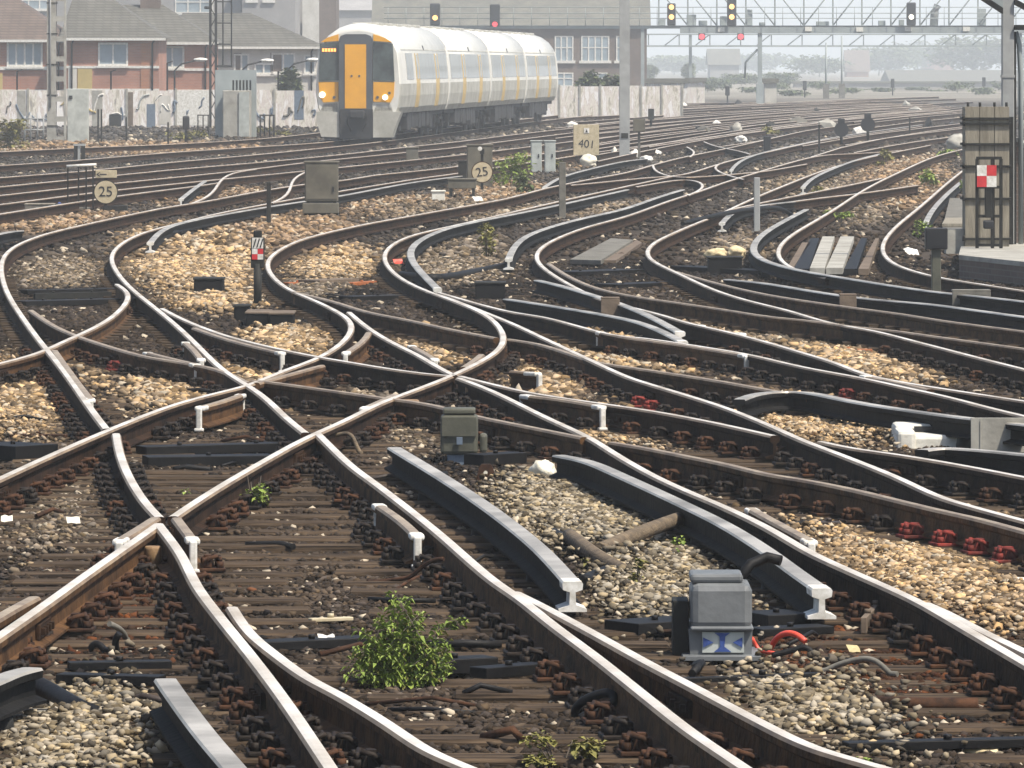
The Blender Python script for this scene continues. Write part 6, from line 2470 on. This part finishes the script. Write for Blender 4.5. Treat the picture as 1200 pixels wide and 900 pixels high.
weed("pale green bush at the upper left before the wall", 14, 176, 44, 36, 600, 'leaf_dry', 0.16, 'bush', 'bush', 25)
weed("dry weeds below the lattice mast", 215, 166, 60, 12, 260, 'leaf_dry', 0.15, seed=26)
weed("dry weeds by the hut", 310, 160, 60, 9, 200, 'leaf_dry', 0.15, seed=27)
weed("dry bank weeds right of the train", 680, 139, 50, 14, 240, 'leaf_dry', 0.2, seed=28)
weed("weed on the ballast by the far white sack", 905, 160, 30, 12, 160, 'leaf_dry', 0.14, seed=29)
weed("low weeds by the orange pipe", 985, 425, 20, 8, 60, 'leaf', 0.035, seed=30)


def tree(label, x, D_, ytop, wpx, seed, group=None, n=900, name='tree'):
    s = F / D_
    rng = random.Random(seed)
    r = empty(name, label, 'tree', ((x - CX) / s, D_, 0), 0, group)
    H_ = CZ + (HY - ytop) / s
    w_ = wpx / s
    b = MB().use('bark')
    b.tube([(0, 0, -0.2), (0.1, 0, H_ * 0.35), (0, 0, H_ * 0.8)], [H_ * 0.03, H_ * 0.022, H_ * 0.008], 7)
    for k in range(5):
        a = rng.uniform(0, 6.283)
        b.tube([(0.05, 0, H_ * (0.3 + 0.07 * k)), (w_ * 0.3 * math.cos(a), w_ * 0.3 * math.sin(a), H_ * (0.5 + 0.07 * k))], [H_ * 0.012, H_ * 0.005], 5)
    b.build('trunk', r)
    b = MB().use('leaf_far')
    leaf_cloud(b, n, (0, 0, H_ * 0.58), w_ * 0.5, w_ * 0.5, H_ * 0.40, max(0.30, w_ * 0.06), rng, 26, 0.2)
    b.build('crown', r)


for i, (x, D_, yt, wp, lab) in enumerate([
    (806, 900, 76, 18, "hazy dark tree left of the slim gantry post"),
    (762, 900, 78, 22, "hazy tree beside the gantry's left post"),
    (838, 800, 92, 48, "low hazy shrub tree left of the gantry's centre post"),
    (868, 850, 88, 44, "hazy shrub tree just left of the centre post's foot"),
    (915, 850, 86, 46, "hazy tree right of the centre post's foot"),
    (960, 1500, 66, 80, "broad pale tree behind the two slim masts"),
    (1030, 1700, 58, 90, "wide faint tree right of the slim masts"),
    (1075, 1900, 52, 70, "faint tree in front of the pink tower block"),
    (1140, 1500, 44, 100, "tall faint tree mass at the right behind the canopy column"),
    (1195, 1500, 48, 90, "faint tree at the right edge behind the column"),
    (790, 1800, 68, 90, "very faint tree under the gantry's left span"),
    (870, 2000, 66, 110, "very faint wide tree behind the centre post"),
    (720, 340, 92, 26, "green shrub by the terrace's ground-floor windows"),
    (692, 338, 90, 30, "green shrub climbing the wall right of the train"),
    (340, 300, 88, 26, "green shrub above the graffiti by the train's cab"),
]):
    tree(lab, x, D_, yt, wp, 40 + i, None, 2600)

# odds and ends lying among the oily sleepers
rngc = random.Random(99)
for k in range(46):
    for _t in range(40):
        x, y = rngc.uniform(20, 1180), rngc.uniform(330, 885)
        p = P(x, y)
        if float(rail_lines_dist(np.array([p.x]), np.array([p.y]))[0]) > 0.22:
            break
    L = rngc.uniform(0.15, 0.55)
    a = rngc.uniform(-0.5, 0.5) + (0 if rngc.random() < 0.7 else 1.2)
    d_ = Vector((math.cos(a), math.sin(a), 0)) * L
    mb = MB().use(rngc.choice(['oil', 'chair_rust', 'oilbrown', 'oil']))
    bend = Vector((rngc.uniform(-0.06, 0.06), rngc.uniform(-0.1, 0.1), rngc.uniform(0.0, 0.05)))
    q0 = p + Vector((0, 0, 0.06))
    mb.tube([q0 - d_ / 2, q0 + bend, q0 + d_ / 2], rngc.choice([0.010, 0.014, 0.02]), 6)
    tag(mb.build('rod_offcut'), "short dark rod or cable offcut lying among the oily sleepers", 'offcut', "rod and cable offcuts among the sleepers")
for k in range(16):
    x, y = rngc.uniform(640, 1110), rngc.uniform(122, 165)
    p, s = foot(x, y)
    mb = MB().use(rngc.choice(['white', 'concrete', 'iron', 'concrete_dk']))
    mb.blob((0, 0, 0.15), rngc.uniform(0.2, 0.5), 0.3, rngc.uniform(0.15, 0.4), k, 0.6, 1)
    tag(mb.build('rubble_lump', None, p), "small lump of rubble between the far hazy tracks", 'rubble', "rubble lumps between the far tracks")

for k in range(16):
    x = 770 + k * 27 + rngc.uniform(-8, 8)
    tree("low hazy bush among the scrub beyond the gantry", x, rngc.uniform(560, 760), rngc.uniform(96, 108), rngc.uniform(24, 46), 200 + k, "low scrub bushes beyond the gantry", 500, 'bush')


# ------------------------------------------------------------------ haze
hz = MB()
hz.box(-2500, 2500, -60, 4700, -2.5, 75)
ho = hz.build('haze')
hm = bpy.data.materials.new('hazy_air')
hm.use_nodes = True
hn = hm.node_tree.nodes
hn.clear()
ov = hn.new('ShaderNodeOutputMaterial')
pv = hn.new('ShaderNodeVolumePrincipled')
pv.inputs['Color'].default_value = (0.88, 0.95, 1.0, 1)
pv.inputs['Density'].default_value = 0.00058
pv.inputs['Anisotropy'].default_value = 0.0
hm.node_tree.links.new(pv.outputs[0], ov.inputs['Volume'])
ho.data.materials.append(hm)
tag(ho, kind='stuff')
